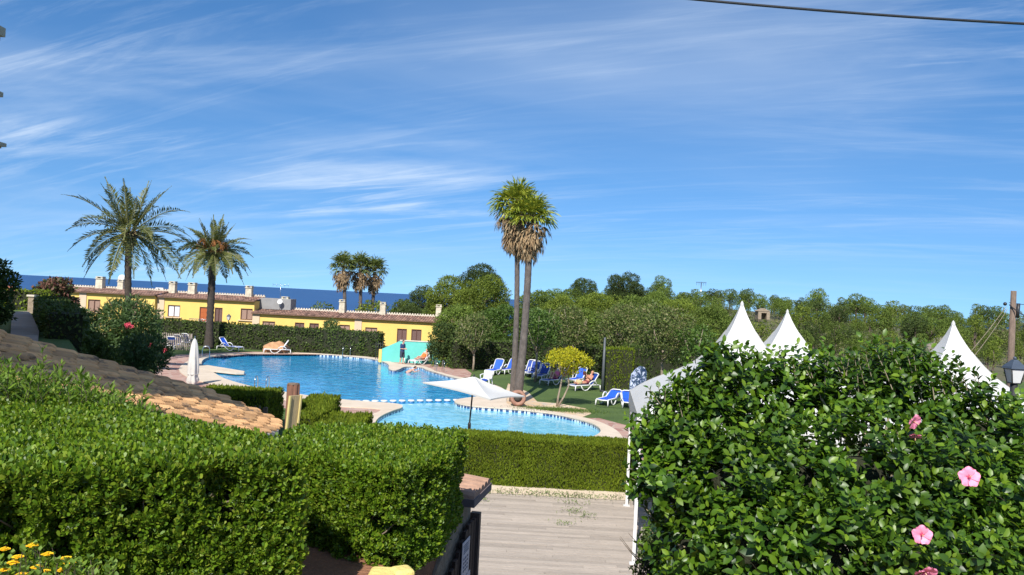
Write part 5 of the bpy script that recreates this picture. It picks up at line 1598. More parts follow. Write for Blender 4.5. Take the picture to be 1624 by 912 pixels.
# his book
M4 = Matrix.Translation(L_rd.location) @ Matrix.Rotation(L_rd.rotation_euler[2], 4, 'Z')
q = M4 @ Vector((.18 + .23 - .42, 0, .48 + .28 + .24))
t = thing('book', 'open book held up by the reading man', 'book', q, L_rd.rotation_euler[2])
mb = MB()
for s in (-1, 1): mb.box((0, s * .07, 0), (.012, .14, .2), M=Matrix.Rotation(s * R(18), 3, 'Z'))
mb.build('cover', mat('dark_book_cover', (0.10, 0.03, 0.03), None, 5, .5), t)
mb = MB()
for s in (-1, 1): mb.box((.012, s * .068, 0), (.010, .125, .185), M=Matrix.Rotation(s * R(18), 3, 'Z'))
mb.build('pages', mat('paper', (0.75, 0.73, 0.68), None, 5, .8), t)
# bags and towels beside him
q = M4 @ Vector((-.45, .0, .36))
t = thing('beach_bag', 'straw beach bag at the foot end of the reading man lounger', 'bag', q, .3)
mb = MB(); mb.lathe([(.17, 0), (.21, .12), (.19, .26), (.17, .27), (.15, .2)], (0, 0, 0), 16); mb.build('bag_body', mat('straw', (0.58, 0.46, 0.25), (0.45, 0.35, 0.18), 40, .9, .5), t)
mb = MB(); mb.tube([(-.14, 0, .25), (-.08, 0, .38), (.08, 0, .38), (.14, 0, .25)], .012, 6); mb.build('handle', M_bark, t)
q = Matrix.Translation(L_kn.location) @ Matrix.Rotation(L_kn.rotation_euler[2], 4, 'Z') @ Vector((.68, -.0, .62))
# swimmer leaning at the pool corner
p = G(652, 591, WZ)
J = dict(pelvis=(-.35, 0, -.18), chest=(0, 0, .02), neck=(.17, 0, .12), head=(.29, 0, .20), face=(1, 0, -.1), headup=(-.1, 0, 1),
         lsh=(.07, .19, .08), rsh=(.07, -.19, .08), lel=(.20, .30, -.06), rel=(.22, -.28, -.02), lwr=(.40, .24, -.02), rwr=(.42, -.2, 0.02),
         lhip=(-.38, .1, -.2), rhip=(-.38, -.1, -.2), lkn=(-.7, .13, -.5), rkn=(-.72, -.13, -.45), lan=(-1.05, .13, -.75), ran=(-1.08, -.13, -.65), ltoe=(-1.2, .13, -.85), rtoe=(-1.22, -.13, -.75))
person('bare-backed swimmer in the water at the notch of the pool edge', (p.x, p.y, WZ + .12), R(10), J, M_skin, M_hair,
       [('swim_trunks', M_shorts, [('torso', (-.15, .12), (.13, .18)), ('limb', ['lhip', ('lhip', 'lkn', .4)], [.10, .09]), ('limb', ['rhip', ('rhip', 'rkn', .4)], [.10, .09])])])

# ------------------------------------------------------------------ parasols
def parasol_open():
    Y = 25.0
    ap = D(752, 597, Y); pb = D(741, 690, Y)
    t = thing('parasol', 'open white square parasol on a dark pole before the wading pool', 'parasol', (pb.x, Y, 0))
    A = ap - Vector((pb.x, Y, 0))
    Lc = D(671, 606, Y) - Vector((pb.x, Y, 0)); Rc = D(832, 628, Y) - Vector((pb.x, Y, 0))
    Ncn = D(778, 633, Y - 1.5) - Vector((pb.x, Y, 0)); F = Vector(((Lc.x + Rc.x) - Ncn.x, 1.5, (Lc.z + Rc.z) - Ncn.z + .0))
    cs = [Lc, Ncn, Rc, F]
    vs = [A]; fs = []; n = 10; m = 8
    idx = {}
    grid = []
    for c in range(4):
        a, b = cs[c], cs[(c + 1) % 4]
        for i in range(m):
            col = []
            f_ = i / m
            rim = a.lerp(b, f_)
            sag = math.sin(f_ * math.pi)
            for j in range(1, n + 1):
                k = j / n
                p_ = A.lerp(rim, k)
                p_.z -= .10 * math.sin(k * math.pi) * (0.4 + .6 * sag) - .03 * sag * k * 0
                p_ = p_ - (rim - A) * .05 * sag * k
                col.append(len(vs)); vs.append(p_)
            grid.append(col)
    G_ = len(grid)
    for g in range(G_):
        h = (g + 1) % G_
        fs.append((0, grid[g][0], grid[h][0]))
        for j in range(n - 1): fs.append((grid[g][j], grid[g][j + 1], grid[h][j + 1], grid[h][j]))
    mb = MB(); mb.add(vs, fs, False)
    rimi = [grid[g][-1] for g in range(G_)]
    val = [vs[i] + Vector((0, 0, -.04)) for i in rimi]
    o_ = len(mb.v); mb.v += [tuple(p_) for p_ in val]
    for g in range(G_): mb.f.append((rimi[g], o_ + g, o_ + (g + 1) % G_, rimi[(g + 1) % G_])); mb.sm.append(False)
    mb.build('canopy', M_tent, t, fix=True)
    mb = MB(); mb.tube([(0, 0, 0), (A.x, A.y, A.z + .06)], .026, 10)
    k = (D(742, 676, Y).z) / A.z
    mb.lathe([(.05, -.09), (.05, .09), (.035, .12)], Vector((A.x, A.y, A.z)) * k, 10)
    mb.build('pole', M_dark, t)
    for c in cs:
        mb = MB(); mb.tube([A + Vector((0, 0, -.12)), A.lerp(c, .98) + Vector((0, 0, -.05))], .012, 5); mb.build('rib', M_dark, t)
    mb = MB(); mb.lathe([(.28, 0), (.28, .07), (.06, .12), (.04, .3)], (0, 0, 0), 16); mb.build('base', M_dark, t)
parasol_open()
def parasol_closed(px, ytop, ybot, Y, lab, m, w=1.0):
    a = D(px, ytop, Y); b = D(px - 1, ybot, Y)
    t = thing('closed_parasol', lab, 'parasol', (b.x, Y, b.z))
    h = a.z - b.z
    mb = MB(); n = 28; prof = [(.03, h * .99), (.10, h * .95), (.17, h * .85), (.21, h * .65), (.24, h * .45), (.24, h * .28), (.20, h * .2), (.27, h * .10), (.16, h * .02)]
    vs = []
    for r_, z in prof:
        for k in range(n):
            an = k * 2 * math.pi / n
            rr_ = r_ * w * (1 + .22 * math.sin(an * 6 + z * 1.2) * min(1, (h - z) / h * 2))
            vs.append((rr_ * math.cos(an), rr_ * math.sin(an), z + .05 * math.sin(an * 3) * (1 if z < h * .15 else 0)))
    fs = [(i * n + k, i * n + (k + 1) % n, (i + 1) * n + (k + 1) % n, (i + 1) * n + k) for i in range(len(prof) - 1) for k in range(n)]
    mb.add(vs, fs, True); mb.build('folded_canopy', m, t)
    mb = MB(); mb.tube([(0, 0, -.1), (0, 0, h + .1)], .025, 8); mb.build('pole', M_steel, t)
    mb = MB(); mb.tube([(.25 * w * math.cos(k), .25 * w * math.sin(k), h * .24) for k in np.linspace(0, 6.28, 16)], .015, 5, cap=False); mb.build('tie_strap', m, t)
parasol_closed(306, 536, 611, 40, 'closed white parasol wrapped in its canopy at pool left end', M_canvas)
parasol_closed(107, 498, 522, 30, 'folded teal parasol in the shade of left path hedge', mat('teal_canvas', (0.03, 0.20, 0.20), None, 4, .8), .7)

# ------------------------------------------------------------------ pool ladders and divider blocks
def ladder(pts, Y_or_None, h, lab, gap=.55, rz=0):
    p = G(*pts)
    t = thing('pool_ladder', lab, 'pool ladder', (p.x, p.y, .03), rz)
    for s in (-1, 1):
        mb = MB(); x = s * gap / 2
        mb.tube([(x, -.28, 0), (x, -.28, h * .75), (x, -.2, h * .95), (x, -.05, h), (x, .12, h * .93), (x, .2, h * .7), (x, .22, -.6)], .022, 8); mb.build('handrail', M_steel, t)
    mb = MB()
    for z in (-.12, -.38): mb.box((0, .22, z), (gap, .08, .03))
    mb.build('step', M_steel, t)
ladder((415, 624), None, .82, 'steel pool ladder at the near edge behind the low hedge', .55)
ladder((550, 564.5), None, .75, 'steel pool ladder at the far edge of the deep pool', .6, R(180))
ladder((325, 569), None, .85, 'steel pool ladder at the left end beside closed parasol', .5, R(110))
ladder((697, 590), None, .75, 'steel pool rail by the paving right of the swimmer', .5, R(200))
blk = None
ORD = 'first second third fourth fifth sixth seventh eighth ninth tenth eleventh twelfth thirteenth fourteenth fifteenth sixteenth seventeenth'.split()
M_blk = mat('white_block', (0.62, 0.66, 0.70), (0.5, 0.55, 0.6), 6, .5)
for k in range(17):
    px = 509 + k * 14.3; py = 637.5 - (px - 509) * (3.0 / 230)
    p = G(px, py + 2.2, WZ)
    if blk is None:
        t = thing('divider_block', 'round white-topped block in the row dividing deep and wading pool', 'pool divider', p, 0, 'blocks dividing deep pool from wading pool')
        mb = MB(); mb.lathe([(.15, -.15), (.15, .04)], (0, 0, 0), 14); mb.build('tiled_side', mat('blue_mosaic', (0.05, 0.20, 0.45), (0.03, 0.12, 0.35), 20, .3), t)
        mb = MB(); mb.lathe([(.17, .04), (.17, .10), (.14, .12)], (0, 0, 0), 14); mb.build('top', M_blk, t)
        blk = t
    else:
        t = copy_tree(blk); t.location = p
    t['label'] = ORD[k] + ' white-topped block from the left in the row dividing deep and wading pool'

# ------------------------------------------------------------------ pagoda tents
M_seam = mat('seam_fabric', (0.47, 0.47, 0.46), (0.42, 0.42, 0.41), 3, .7)
def tent(label, cx, cy, peak_z, half, eave, z0=.12, drop=.38):
    t = thing('pagoda_tent', label, 'tent', (cx, cy, z0), R(-6.6), 'white pagoda tents on the wooden deck')
    pk = peak_z - z0; ev = eave - z0
    n = 12; m = 22
    vs = []
    def prof(k):   # k 0 peak..1 eave : radius factor and height
        r_ = .018 + .982 * (k ** 1.12)
        z = ev + (pk - ev) * (1 - k) ** 1.0 * (1 - .30 * math.sin(k * math.pi))
        return r_, z
    for j in range(m + 1):
        k = j / m; r_, z = prof(k)
        for c in range(4):
            for i in range(n):
                f_ = i / n
                a = [(-1, -1), (1, -1), (1, 1), (-1, 1)][c]; b = [(-1, -1), (1, -1), (1, 1), (-1, 1)][(c + 1) % 4]
                x, y = a[0] + (b[0] - a[0]) * f_, a[1] + (b[1] - a[1]) * f_
                pull = 1 - .06 * math.sin(f_ * math.pi) * math.sin(min(k * 1.3, 1) * math.pi)
                vs.append((x * half * r_ * pull, y * half * r_ * pull, z))
    q = 4 * n
    fs = [(j * q + i, j * q + (i + 1) % q, (j + 1) * q + (i + 1) % q, (j + 1) * q + i) for j in range(m) for i in range(q)]
    mb = MB(); mb.add(vs, fs, False); mb.add([(0, 0, pk + .12)] + vs[:q], [(0, 1 + i, 1 + (i + 1) % q) for i in range(q)])
    mb.build('roof_fabric', M_tent, t)
    for c in range(4):
        mb = MB(); i_ = c * n
        mb.tube([Vector(vs[j * q + i_]) * 1.0 + Vector((0, 0, .004)) for j in range(3, m + 1, 2)] + [Vector(vs[m * q + i_])], .007, 5, cap=False)
        mb.build('seam', M_seam, t)
    mb = MB(); mb.lathe([(.05, -.10), (.040, .04), (.015, .09), (.005, .10)], (0, 0, pk + .03), 10); mb.build('peak_cap', M_seam, t)
    mb = MB(); sc = 10   # scalloped valance
    for c in range(4):
        a = Vector([(-1, -1), (1, -1), (1, 1), (-1, 1)][c]) * (half + .012); b = Vector([(-1, -1), (1, -1), (1, 1), (-1, 1)][(c + 1) % 4]) * (half + .012)
        st_ = sc * 8; top = []; bot = []
        for i in range(st_ + 1):
            p_ = a.lerp(b, i / st_); s_ = abs(math.sin(i / 8 * math.pi))
            top.append((p_.x, p_.y, ev + .02)); bot.append((p_.x * 1.004, p_.y * 1.004, ev - drop * (.62 + .38 * s_)))
        mb.add(top + bot, [(i, i + 1, i + 2 + st_, i + 1 + st_) for i in range(st_)])
    mb.build('valance', M_canvas, t)
    for sx in (-1, 1):
        for sy in (-1, 1):
            mb = MB(); mb.box((sx * (half - .05), sy * (half - .05), ev / 2), (.065, .065, ev)); mb.box((sx * (half - .05), sy * (half - .05), .01), (.16, .16, .015))
            mb.build('leg', M_white, t)
    mb = MB()
    for s in (-1, 1):
        mb.box((0, s * (half - .05), ev - .04), (2 * half - .1, .05, .06)); mb.box((s * (half - .05), 0, ev - .04), (.05, 2 * half - .1, .06))
    mb.build('frame', M_white, t)
    return t
p = D(1177, 478, 17.5); tent('pagoda tent with the left and tallest white peak, beside the deck', p.x, 17.5, p.z - .12, 2.28, 3.02)
p = D(1249, 491, 22.4); tent('pagoda tent with second white peak, just right of the tallest', p.x, 22.4, p.z - .12, 2.28, 3.0)
p = D(1512, 509, 17.3); tent('pagoda tent whose lone peak stands left of the lantern', p.x, 17.3, p.z - .12, 2.28, 2.9)
tent('pagoda tent at the right picture edge with only its slope visible', 12.7, 12.3, 5.2, 2.42, 2.75)
# odd chair inside the tent
def small_chair(px, py, Y, rz, lab):
    p = D(px, py, Y)
    t = thing('garden_chair', lab, 'chair', (p.x, Y, .13), rz)
    for sx in (-1, 1):
        for sy in (-1, 1):
            mb = MB(); mb.tube([(sx * .22, sy * .22, 0), (sx * .2, sy * .2, .42)], .022, 7); mb.build('leg', M_white, t)
    mb = MB(); mb.box((0, 0, .44), (.46, .46, .04)); mb.build('seat', M_blue, t)
    mb = MB(); mb.box((0, .23, .68), (.46, .04, .42)); mb.build('backrest', M_white, t)
small_chair(1004, 680, 24.2, .4, 'white garden chair with blue seat beside the tent corner')

# ------------------------------------------------------------------ weeds on the deck
P = []
for (px, py, n_, sx, sy) in [(850, 787, 340, .9, .12), (920, 790, 420, .8, .12), (870, 783, 420, 1.6, .08), (1000, 792, 160, .4, .1), (770, 782, 120, .4, .08), (905, 812, 110, .16, .12), (925, 820, 90, .15, .1), (893, 832, 90, .15, .1), (912, 800, 90, .2, .1), (768, 795, 60, .1, .06), (1025, 880, 80, .1, .1)]:
    c = G(px, py, .12)
    P.append(np.stack([c.x + rng.normal(size=n_) * sx, c.y + rng.normal(size=n_) * sy, np.full(n_, .125) + rng.random(n_) * .07], 1))
P = np.concatenate(P); P[:, 1] = np.minimum(P[:, 1], 20.9); n = len(P)
sel = rng.random(n) < .6; P = P[sel]; n = len(P)
v, f = leaves(P, unit(np.array([[0, 0, .6]]) + rng.normal(size=(n, 3)) * .8), rnd(n), .07, .022)
tag(npmesh('weeds', v, f, LM_weed), 'grey-green weeds growing through the deck boards near the kerb', 'weeds', kind='stuff')

# ------------------------------------------------------------------ near tiled roof on the left
A3 = Vector((-6.7, 10.4, 4.39)); gx, gy_ = -.445, -.144
dh = Vector((.325, .946, 0)); vh = Vector((.946, -.325, 0))
def rp(u_, v_, off=0.0):
    p_ = A3 + dh * u_ + vh * v_
    p_.z = A3.z + gx * (p_.x - A3.x) + gy_ * (p_.y - A3.y) + off
    return p_
nrm_r = Vector((-gx, -gy_, 1)).normalized()
U = (rp(1, 0) - rp(0, 0)).normalized(); Vv = U.cross(nrm_r).normalized()
def u_end(v_): return float(np.interp(v_, [0, .8, 1.3, 1.95], [4.1, 5.1, 4.4, 3.0]))
M_ntile = mat('pale_terracotta_tiles', (0.72, 0.42, 0.19), (0.56, 0.29, 0.12), 3, .9, .5, 40, island=.38, c3=(0.72, 0.52, 0.32))
def add_lichen(m):
    nt = m.node_tree; b = nt.nodes['Principled BSDF']; lk = b.inputs['Base Color'].links[0].from_socket
    t_ = nt.nodes.new('ShaderNodeTexCoord'); mp = nt.nodes.new('ShaderNodeMapping'); mp.inputs['Scale'].default_value = (1.2, .5, 1)
    ns = nt.nodes.new('ShaderNodeTexNoise'); ns.inputs['Scale'].default_value = 2.6; ns.inputs['Detail'].default_value = 8; ns.inputs['Roughness'].default_value = .7
    nt.links.new(t_.outputs['Object'], mp.inputs[0]); nt.links.new(mp.outputs[0], ns.inputs['Vector'])
    mr = nt.nodes.new('ShaderNodeMapRange'); mr.inputs['From Min'].default_value = .55; mr.inputs['From Max'].default_value = .63
    nt.links.new(ns.outputs['Fac'], mr.inputs['Value'])
    mx = nt.nodes.new('ShaderNodeMix'); mx.data_type = 'RGBA'; mx.inputs['B'].default_value = (0.07, 0.055, 0.045, 1)
    sc_ = nt.nodes.new('ShaderNodeMath'); sc_.operation = 'MULTIPLY'; sc_.inputs[1].default_value = .8
    nt.links.new(mr.outputs[0], sc_.inputs[0]); nt.links.new(sc_.outputs[0], mx.inputs['Factor'])
    nt.links.new(lk, mx.inputs['A']); nt.links.new(mx.outputs['Result'], b.inputs['Base Color'])
add_lichen(M_ntile)
rt = thing('outbuilding', 'low outbuilding with pale terracotta barrel tile roof behind the hedge', 'outbuilding', (A3.x, A3.y, 0))
ro = Vector(rt.location)
mb = MB(); pitch = .17; expo = .375; rows = 12
for r_ in range(rows):
    vc = .03 + r_ * pitch
    ue = u_end(vc) - random.uniform(0, .03)
    k = 0; u_ = ue
    while u_ > -6.0:
        u0, u1 = u_ - expo - .08, u_
        ra, rb_ = .068, .078
        jit = random.uniform(-.006, .006); lift = random.uniform(-.004, .006)
        va = []; vb = []; wa = []; wb = []
        for q in range(7):
            an = math.pi * q / 6
            for (uu, rr_, off_, L1_, L2_) in ((u0, ra, .0, va, wa), (u1, rb_, .040, vb, wb)):
                base = rp(uu, vc + jit)
                L1_.append(base + Vv * math.cos(an) * rr_ + nrm_r * (max(math.sin(an), 0) ** .6 * rr_ * .36 + off_ + lift) - ro)
                L2_.append(base + Vv * math.cos(an) * (rr_ - .014) + nrm_r * (max(math.sin(an), 0) ** .6 * (rr_ - .014) * .28 + off_ + lift) - ro)
        vs = va + vb + wb
        fs = [(q, q + 1, q + 8, q + 7) for q in range(6)] + [(7 + q, 8 + q, 15 + q, 14 + q) for q in range(6)]
        mb.add(vs, fs, False)
        u_ -= expo
# channels between
mb2 = MB()
pts = [rp(-6, -.06, -.03), rp(4.1, -.06, -.03), rp(5.1, .8, -.03), rp(4.4, 1.3, -.03), rp(3.0, 1.98, -.03), rp(-6, 1.98, -.03)]
rfo = mb.build('roof', M_ntile, rt, fix=False)
mb2.add([p_ - ro for p_ in pts] + [p_ - ro - Vector((0, 0, .12)) for p_ in pts], [tuple(range(6)), tuple(range(11, 5, -1))] + [(i, (i + 1) % 6, (i + 1) % 6 + 6, i + 6) for i in range(6)])
mb2.build('roof_slab', M_mortar, rfo)
mb = MB()
wp = [rp(-6, .2), rp(3.9, .2), rp(4.2, 1.2), rp(2.8, 1.92), rp(-6, 1.92)]
n = len(wp)
mb.add([Vector((p_.x, p_.y, p_.z - .10)) - ro for p_ in wp] + [Vector((p_.x, p_.y, -.1)) - ro for p_ in wp], [(i, (i + 1) % n, (i + 1) % n + n, i + n) for i in range(n)])
mb.build('wall', mat('whitewashed_wall', (0.62, 0.62, 0.54), (0.52, 0.52, 0.45), 3, .9, .3), rt)
# low white parapet under the verge
mb = MB()
q0, q1 = rp(-5, 2.02, -.10), rp(2.0, 2.02, -.12)
mb.add([q0 - ro, q1 - ro, rp(2.0, 2.14, -.25) - ro, rp(-5, 2.14, -.22) - ro, rp(-5, 2.14, -1.4) - ro, rp(2.0, 2.14, -1.4) - ro], [(0, 1, 2, 3), (3, 2, 5, 4)])
mb.build('verge_mortar', mat('verge_mortar', (0.50, 0.52, 0.42), (0.40, 0.42, 0.33), 5, .95, .4), rt)

# unseen building added left of frame, shaped to shade the tiled roof and path
t = thing('shade_building', 'unseen tall building added left of the frame to shade the tiled roof', 'building', (-13, 8, 3.4))
mb = MB(); mb.box((-1.0, .5, 6.3), (9.0, 7.0, 13.6)); mb.build('wall', M_yel, t)
mb = MB()
mb.box((-8.5, 9.0, 4.6), (9.0, 8.0, 10.0)); mb.build('shade_wing', M_yel, t); mb = MB()  # unseen wing added to shade the path and oleander
zc_ = 5.15
can = [(-6.3, 3.9), (-6.15, 5.5), (-6.15, 7.6), (-5.95, 8.3), (-6.6, 9.6), (-8.6, 12.4), (-14, 12.4), (-14, 3.0)]
mb.prism([Vector((x + 13, y - 8)) for x, y in can], zc_, zc_ + .16); mb.build('balcony_slab', M_mortar, t)  # unseen slab, outline shaped to set the shadow edge on the tiles
mb = MB(); mb.box((-1.0, .5, 13.3), (10, 8, .3)); mb.build('roof', M_tiles, t)
mb = MB(); mb.box((3.52, .5, 8.2), (.06, 1.4, 1.4)); mb.build('window', M_shut, t)
# farther building at left edge: roof and balcony ends peep into the picture
Yb = 34.0
t = thing('apartment_building', 'building at the left picture edge with beige slab ends showing', 'building', (D(-60, 300, Yb).x, Yb, 3.5))
ox = D(-60, 300, Yb).x
mb = MB(); mb.box((-7.2, 3, 5.5), (8.0, 6.0, 13)); mb.build('wall', M_yel, t)
for (px, y0, y1, w_) in [(9, 38, 66, 2.8), (5, 143, 158, 2.6), (10, 225, 236, 2.6)]:
    pt = D(px, y0, Yb); pb_ = D(px, y1, Yb)
    mb = MB(); hgt = pt.z - pb_.z
    mb.box((pt.x - ox - w_ / 2, -.42, (pt.z + pb_.z) / 2 - 3.5), (w_, .9, hgt * .5)); mb.box((pt.x - ox - w_ / 2 - .1, -.42, (pt.z + pb_.z) / 2 - 3.5 - hgt * .38), (w_ - .1, .7, hgt * .28))
    mb.build('balcony_slab', mat('beige_concrete', (0.42, 0.36, 0.27), (0.33, 0.28, 0.21), 3, .9), t)

# ------------------------------------------------------------------ utility pole, lantern, cables, hill mast, stone hut
p = D(1602, 600, 30); pt = D(1601, 461, 30)
t = thing('utility_pole', 'weathered wooden utility pole with bracket and wires at right edge', 'utility pole', (p.x, 30, 0))
mb = MB(); mb.tube([(0, 0, 0), (0, 0, pt.z)], [.15, .10], 10); mb.build('shaft', M_wood, t)
q = D(1606, 485, 30); mb = MB(); mb.tube([(.15, -.05, q.z - .45), (.17, -.05, q.z + .1)], .065, 8); mb.build('splice_box', M_dark, t)
q2 = D(1594, 482, 30); mb = MB(); mb.ball((q2.x - p.x, 0, q2.z), .07, 8, 6); mb.build('insulator', M_dark, t)
q = D(1601, 480, 30); e1 = D(1700, 478, 40); e2 = D(1700, 500, 28)
o_ = Vector((p.x, 30, 0))
def cable(a_, b_, sag, r_, name, lab, m=M_dark, n=24):
    mb = MB(); mb.tube([a_.lerp(b_, k / n) - Vector((0, 0, sag * 4 * (k / n) * (1 - k / n))) for k in range(n + 1)], r_, 6)
    return tag(mb.build(name, m), lab, 'cable')
cable(q, e1, .15, .014, 'overhead_cable', 'thin dark wire running right from the utility pole top')
cable(q - Vector((0, 0, .08)), e2, .4, .02, 'overhead_cable', 'thicker drooping black wire at the utility pole')
cable(D(1596, 486, 30), D(1518, 580, 30), .1, .010, 'guy_wire', 'upper thin guy wire slanting down left from the utility pole', M_lightbark)
cable(D(1598, 490, 30), D(1530, 582, 30), .1, .010, 'guy_wire', 'lower thin guy wire slanting down left from the utility pole', M_lightbark)
cable(D(900, -22, 24), D(1760, 44, 24), .15, .04, 'power_cable', 'thick black cable crossing the top right of the sky')
p = D(1608, 606, 8.0)
t = thing('lantern', 'blue-grey street lantern with frosted panes rising above the hibiscus', 'lantern', (p.x, 8.0, p.z - 2.0))
mb = MB(); mb.tube([(0, 0, -1.3), (0, 0, 1.98)], .035, 8); mb.build('post', M_dark, t)
lantern_head(t, 1.99, .35, M_lampglass)
p = D(1111, 447, 260); b = D(1111, 475, 260)
t = thing('hill_mast', 'distant T-shaped power mast rising behind the wooded ridge', 'mast', (b.x, 260, b.z - 6))
hh = p.z - b.z + 6
mb = MB(); mb.tube([(0, 0, 0), (0, 0, hh)], .16, 6); mb.build('shaft', M_steel, t)
mb = MB(); mb.box((0, 0, hh - .2), (3.4, .3, .3)); 
for x in (-1.5, -.75, .75, 1.5): mb.box((x, 0, hh - .75), (.12, .12, .9))
mb.build('cross_arm', M_steel, t)
p = D(1209, 501, 128); t = thing('stone_hut', 'tiny stone hut with dark opening among the hillside pines', 'hut', (p.x, 128, p.z - .55)); t.scale = (.72, .72, .72)
mb = MB()
for s in (-1, 1): mb.box((s * .95, 0, .9), (.7, 2.4, 1.8))
mb.box((0, 0, 1.62), (1.2, 2.4, .36)); mb.box((0, 1.0, .75), (1.2, .3, 1.5)); mb.build('wall', M_stone, t)
mb = MB(); mb.add([(-1.5, -1.3, 1.8), (1.5, -1.3, 1.8), (1.5, 1.3, 1.8), (-1.5, 1.3, 1.8), (0, -1.3, 2.5), (0, 1.3, 2.5)], [(0, 1, 4), (1, 2, 5, 4), (2, 3, 5), (3, 0, 4, 5), (3, 2, 1, 0)]); mb.build('roof', M_stone, t)
# bare rock on the hillside
p = D(1454, 548, 96)
mb = MB(); mb.ball((0, 0, .0), (2.1, 1.6, 1.2), 26, 16)
mb.v = [tuple(Vector(q) * (1 + .3 * fbm(q, .5, 2))) for q in mb.v]
o = mb.build('rock_outcrop', mat('grey_rock', (0.25, 0.21, 0.17), (0.14, 0.12, 0.10), 1.2, .95, .8, 4)); o.location = (p.x, 90, p.z)
tag(o, 'bare brown rock outcrop on the hillside left of the lone tent peak', 'rock')

# ------------------------------------------------------------------ foreground: stone wall with gate, notices
P1 = Vector((-0.80, 4.9)); P2 = Vector((-0.285, 7.5))
dv = (P2 - P1); LW = dv.length; ang = math.atan2(dv.y, dv.x)
t = thing('gate_wall', 'curved stone wall end with wooden slat gate under the right hedge', 'wall', (P1.x, P1.y, 0), ang)
def toptopz(x):   # height of the wall top along its length
    return float(np.interp(x, [0, .9, 1.6, 2.1, 2.35, LW], [2.55, 2.72, 2.98, 3.2, 3.34, 3.34]))
mb = MB(); n = 24; th = .36
vs = []
for i in range(n + 1):
    x = LW * i / n; z = toptopz(x)
    vs += [(x, 0, 0), (x, 0, z), (x, th, z), (x, th, 0)]
fs = []
for i in range(n):
    for k in range(4): fs.append((i * 4 + k, i * 4 + (k + 1) % 4, (i + 1) * 4 + (k + 1) % 4, (i + 1) * 4 + k))
fs += [(0, 1, 2, 3), (n * 4 + 3, n * 4 + 2, n * 4 + 1, n * 4)]
mb.add(vs, fs); mb.build('wall_body', M_stone, t)
mb = MB()    # tiled cap at the far end
for k in range(5):
    x = LW - .42 + k * .13
    a_ = [(math.cos(math.pi * q / 6) * .075, math.sin(math.pi * q / 6) * .07) for q in range(7)]
    vs = [(x + cx_, -.14, 3.40 + cz_) for cx_, cz_ in a_] + [(x + cx_, th + .1, 3.46 + cz_) for cx_, cz_ in a_]
    mb.add(vs, [(q, q + 1, q + 8, q + 7) for q in range(6)] + [tuple(range(7)), tuple(range(13, 6, -1))])
mb.build('cap_tile', mat('cap_tiles', (0.42, 0.26, 0.18), (0.28, 0.17, 0.12), 8, .9, .4, island=.15), t)
mb = MB(); mb.box((LW - .16, th / 2 - .02, 3.375), (.70, th + .26, .07)); mb.build('cap_slab', mat('cap_slab', (0.16, 0.13, 0.13), None, 8, .9), t)
mb = MB(); ns_ = 16; x0_, x1_ = .95, LW + .02
for k in range(ns_):
    x = x0_ + (x1_ - x0_) * (k + .5) / ns_; z1_ = toptopz(x) - .22
    mb.box((x, -.045, (z1_ + 1.0) / 2), ((x1_ - x0_) / ns_ * .84, .03, z1_ - 1.0))
gt = mb.build('gate_slats', mat('dark_gate_wood', (0.075, 0.045, 0.035), (0.04, 0.025, 0.02), 6, .8, .4, 30, stretch=(6, 6, .6)), t)
mb = MB(); mb.box(((x0_ + x1_) / 2, -.012, 1.9), (x1_ - x0_, .02, 1.2)); mb.build('gate_back', M_dark, t)
mb = MB(); mb.box((LW + .05, -.04, 1.9), (.07, .09, 2.5)); mb.build('gate_post', M_wood, t)
# notices: sheets of paper with lines and pictograms
def notice(x, z, w, h, lab, style):
    q_ = Matrix.Rotation(ang, 4, 'Z') @ Vector((x, -.075, 0))
    t2 = thing('notice', lab, 'notice', (P1.x + q_.x, P1.y + q_.y, z), ang)
    mb = MB(); mb.box((0, 0, 0), (w, .006, h)); mb.build('sheet', mat('notice_paper', (0.62, 0.60, 0.64), (0.55, 0.53, 0.58), 5, .6), t2)
    ink = MB()
    if style == 'text':
        for k in range(5): ink.box((random.uniform(-.01, .01), -.0045, h * .40 - k * h * .055), (w * random.uniform(.6, .8), .003, h * .018))
        for cx_ in (-.24, .0, .24):
            for k in range(4): ink.box((w * cx_, -.0045, h * .02 - k * h * .11), (w * .13, .003, h * .05))
        ink.box((-w * .3, -.0045, -h * .42), (w * .1, .003, h * .05))
        ink.build('printing', mat('grey_ink', (0.16, 0.17, 0.22), None, 5, .7), t2)
    else:
        ink.ball((0, -.004, h * .28), (.03, .004, .035), 10, 8); ink.box((0, -.0045, .0), (.075, .003, h * .35)); ink.box((0, -.0045, -h * .02), (w * .55, .003, h * .10))
        ink.build('figure_symbol', mat('blue_ink', (0.01, 0.12, 0.38), None, 5, .6), t2)
notice(2.22, 2.87, .26, .32, 'white notice with printed lines on the dark wooden gate', 'text')
notice(2.30, 2.57, .24, .26, 'white sign with blue figure below the printed notice', 'blue')
# yellow painted block at the foot of the right hedge
p = D(606, 922, 4.35)
mb = MB(); mb.box((0, 0, 0), (.16, .22, .22)); mb.box((.10, .06, .04), (.12, .12, .16), .5)
bm = None
o = mb.build('painted_stone', mat('yellow_painted_stone', (0.72, 0.60, 0.20), (0.62, 0.50, 0.16), 9, .8, .4, 40)); o.location = (p.x, 4.35, p.z - .06)
bv = o.modifiers.new('b', 'BEVEL'); bv.width = .025; bv.segments = 3
tag(o, 'yellow painted stone at the foot of the hedge by the gate', 'stone')

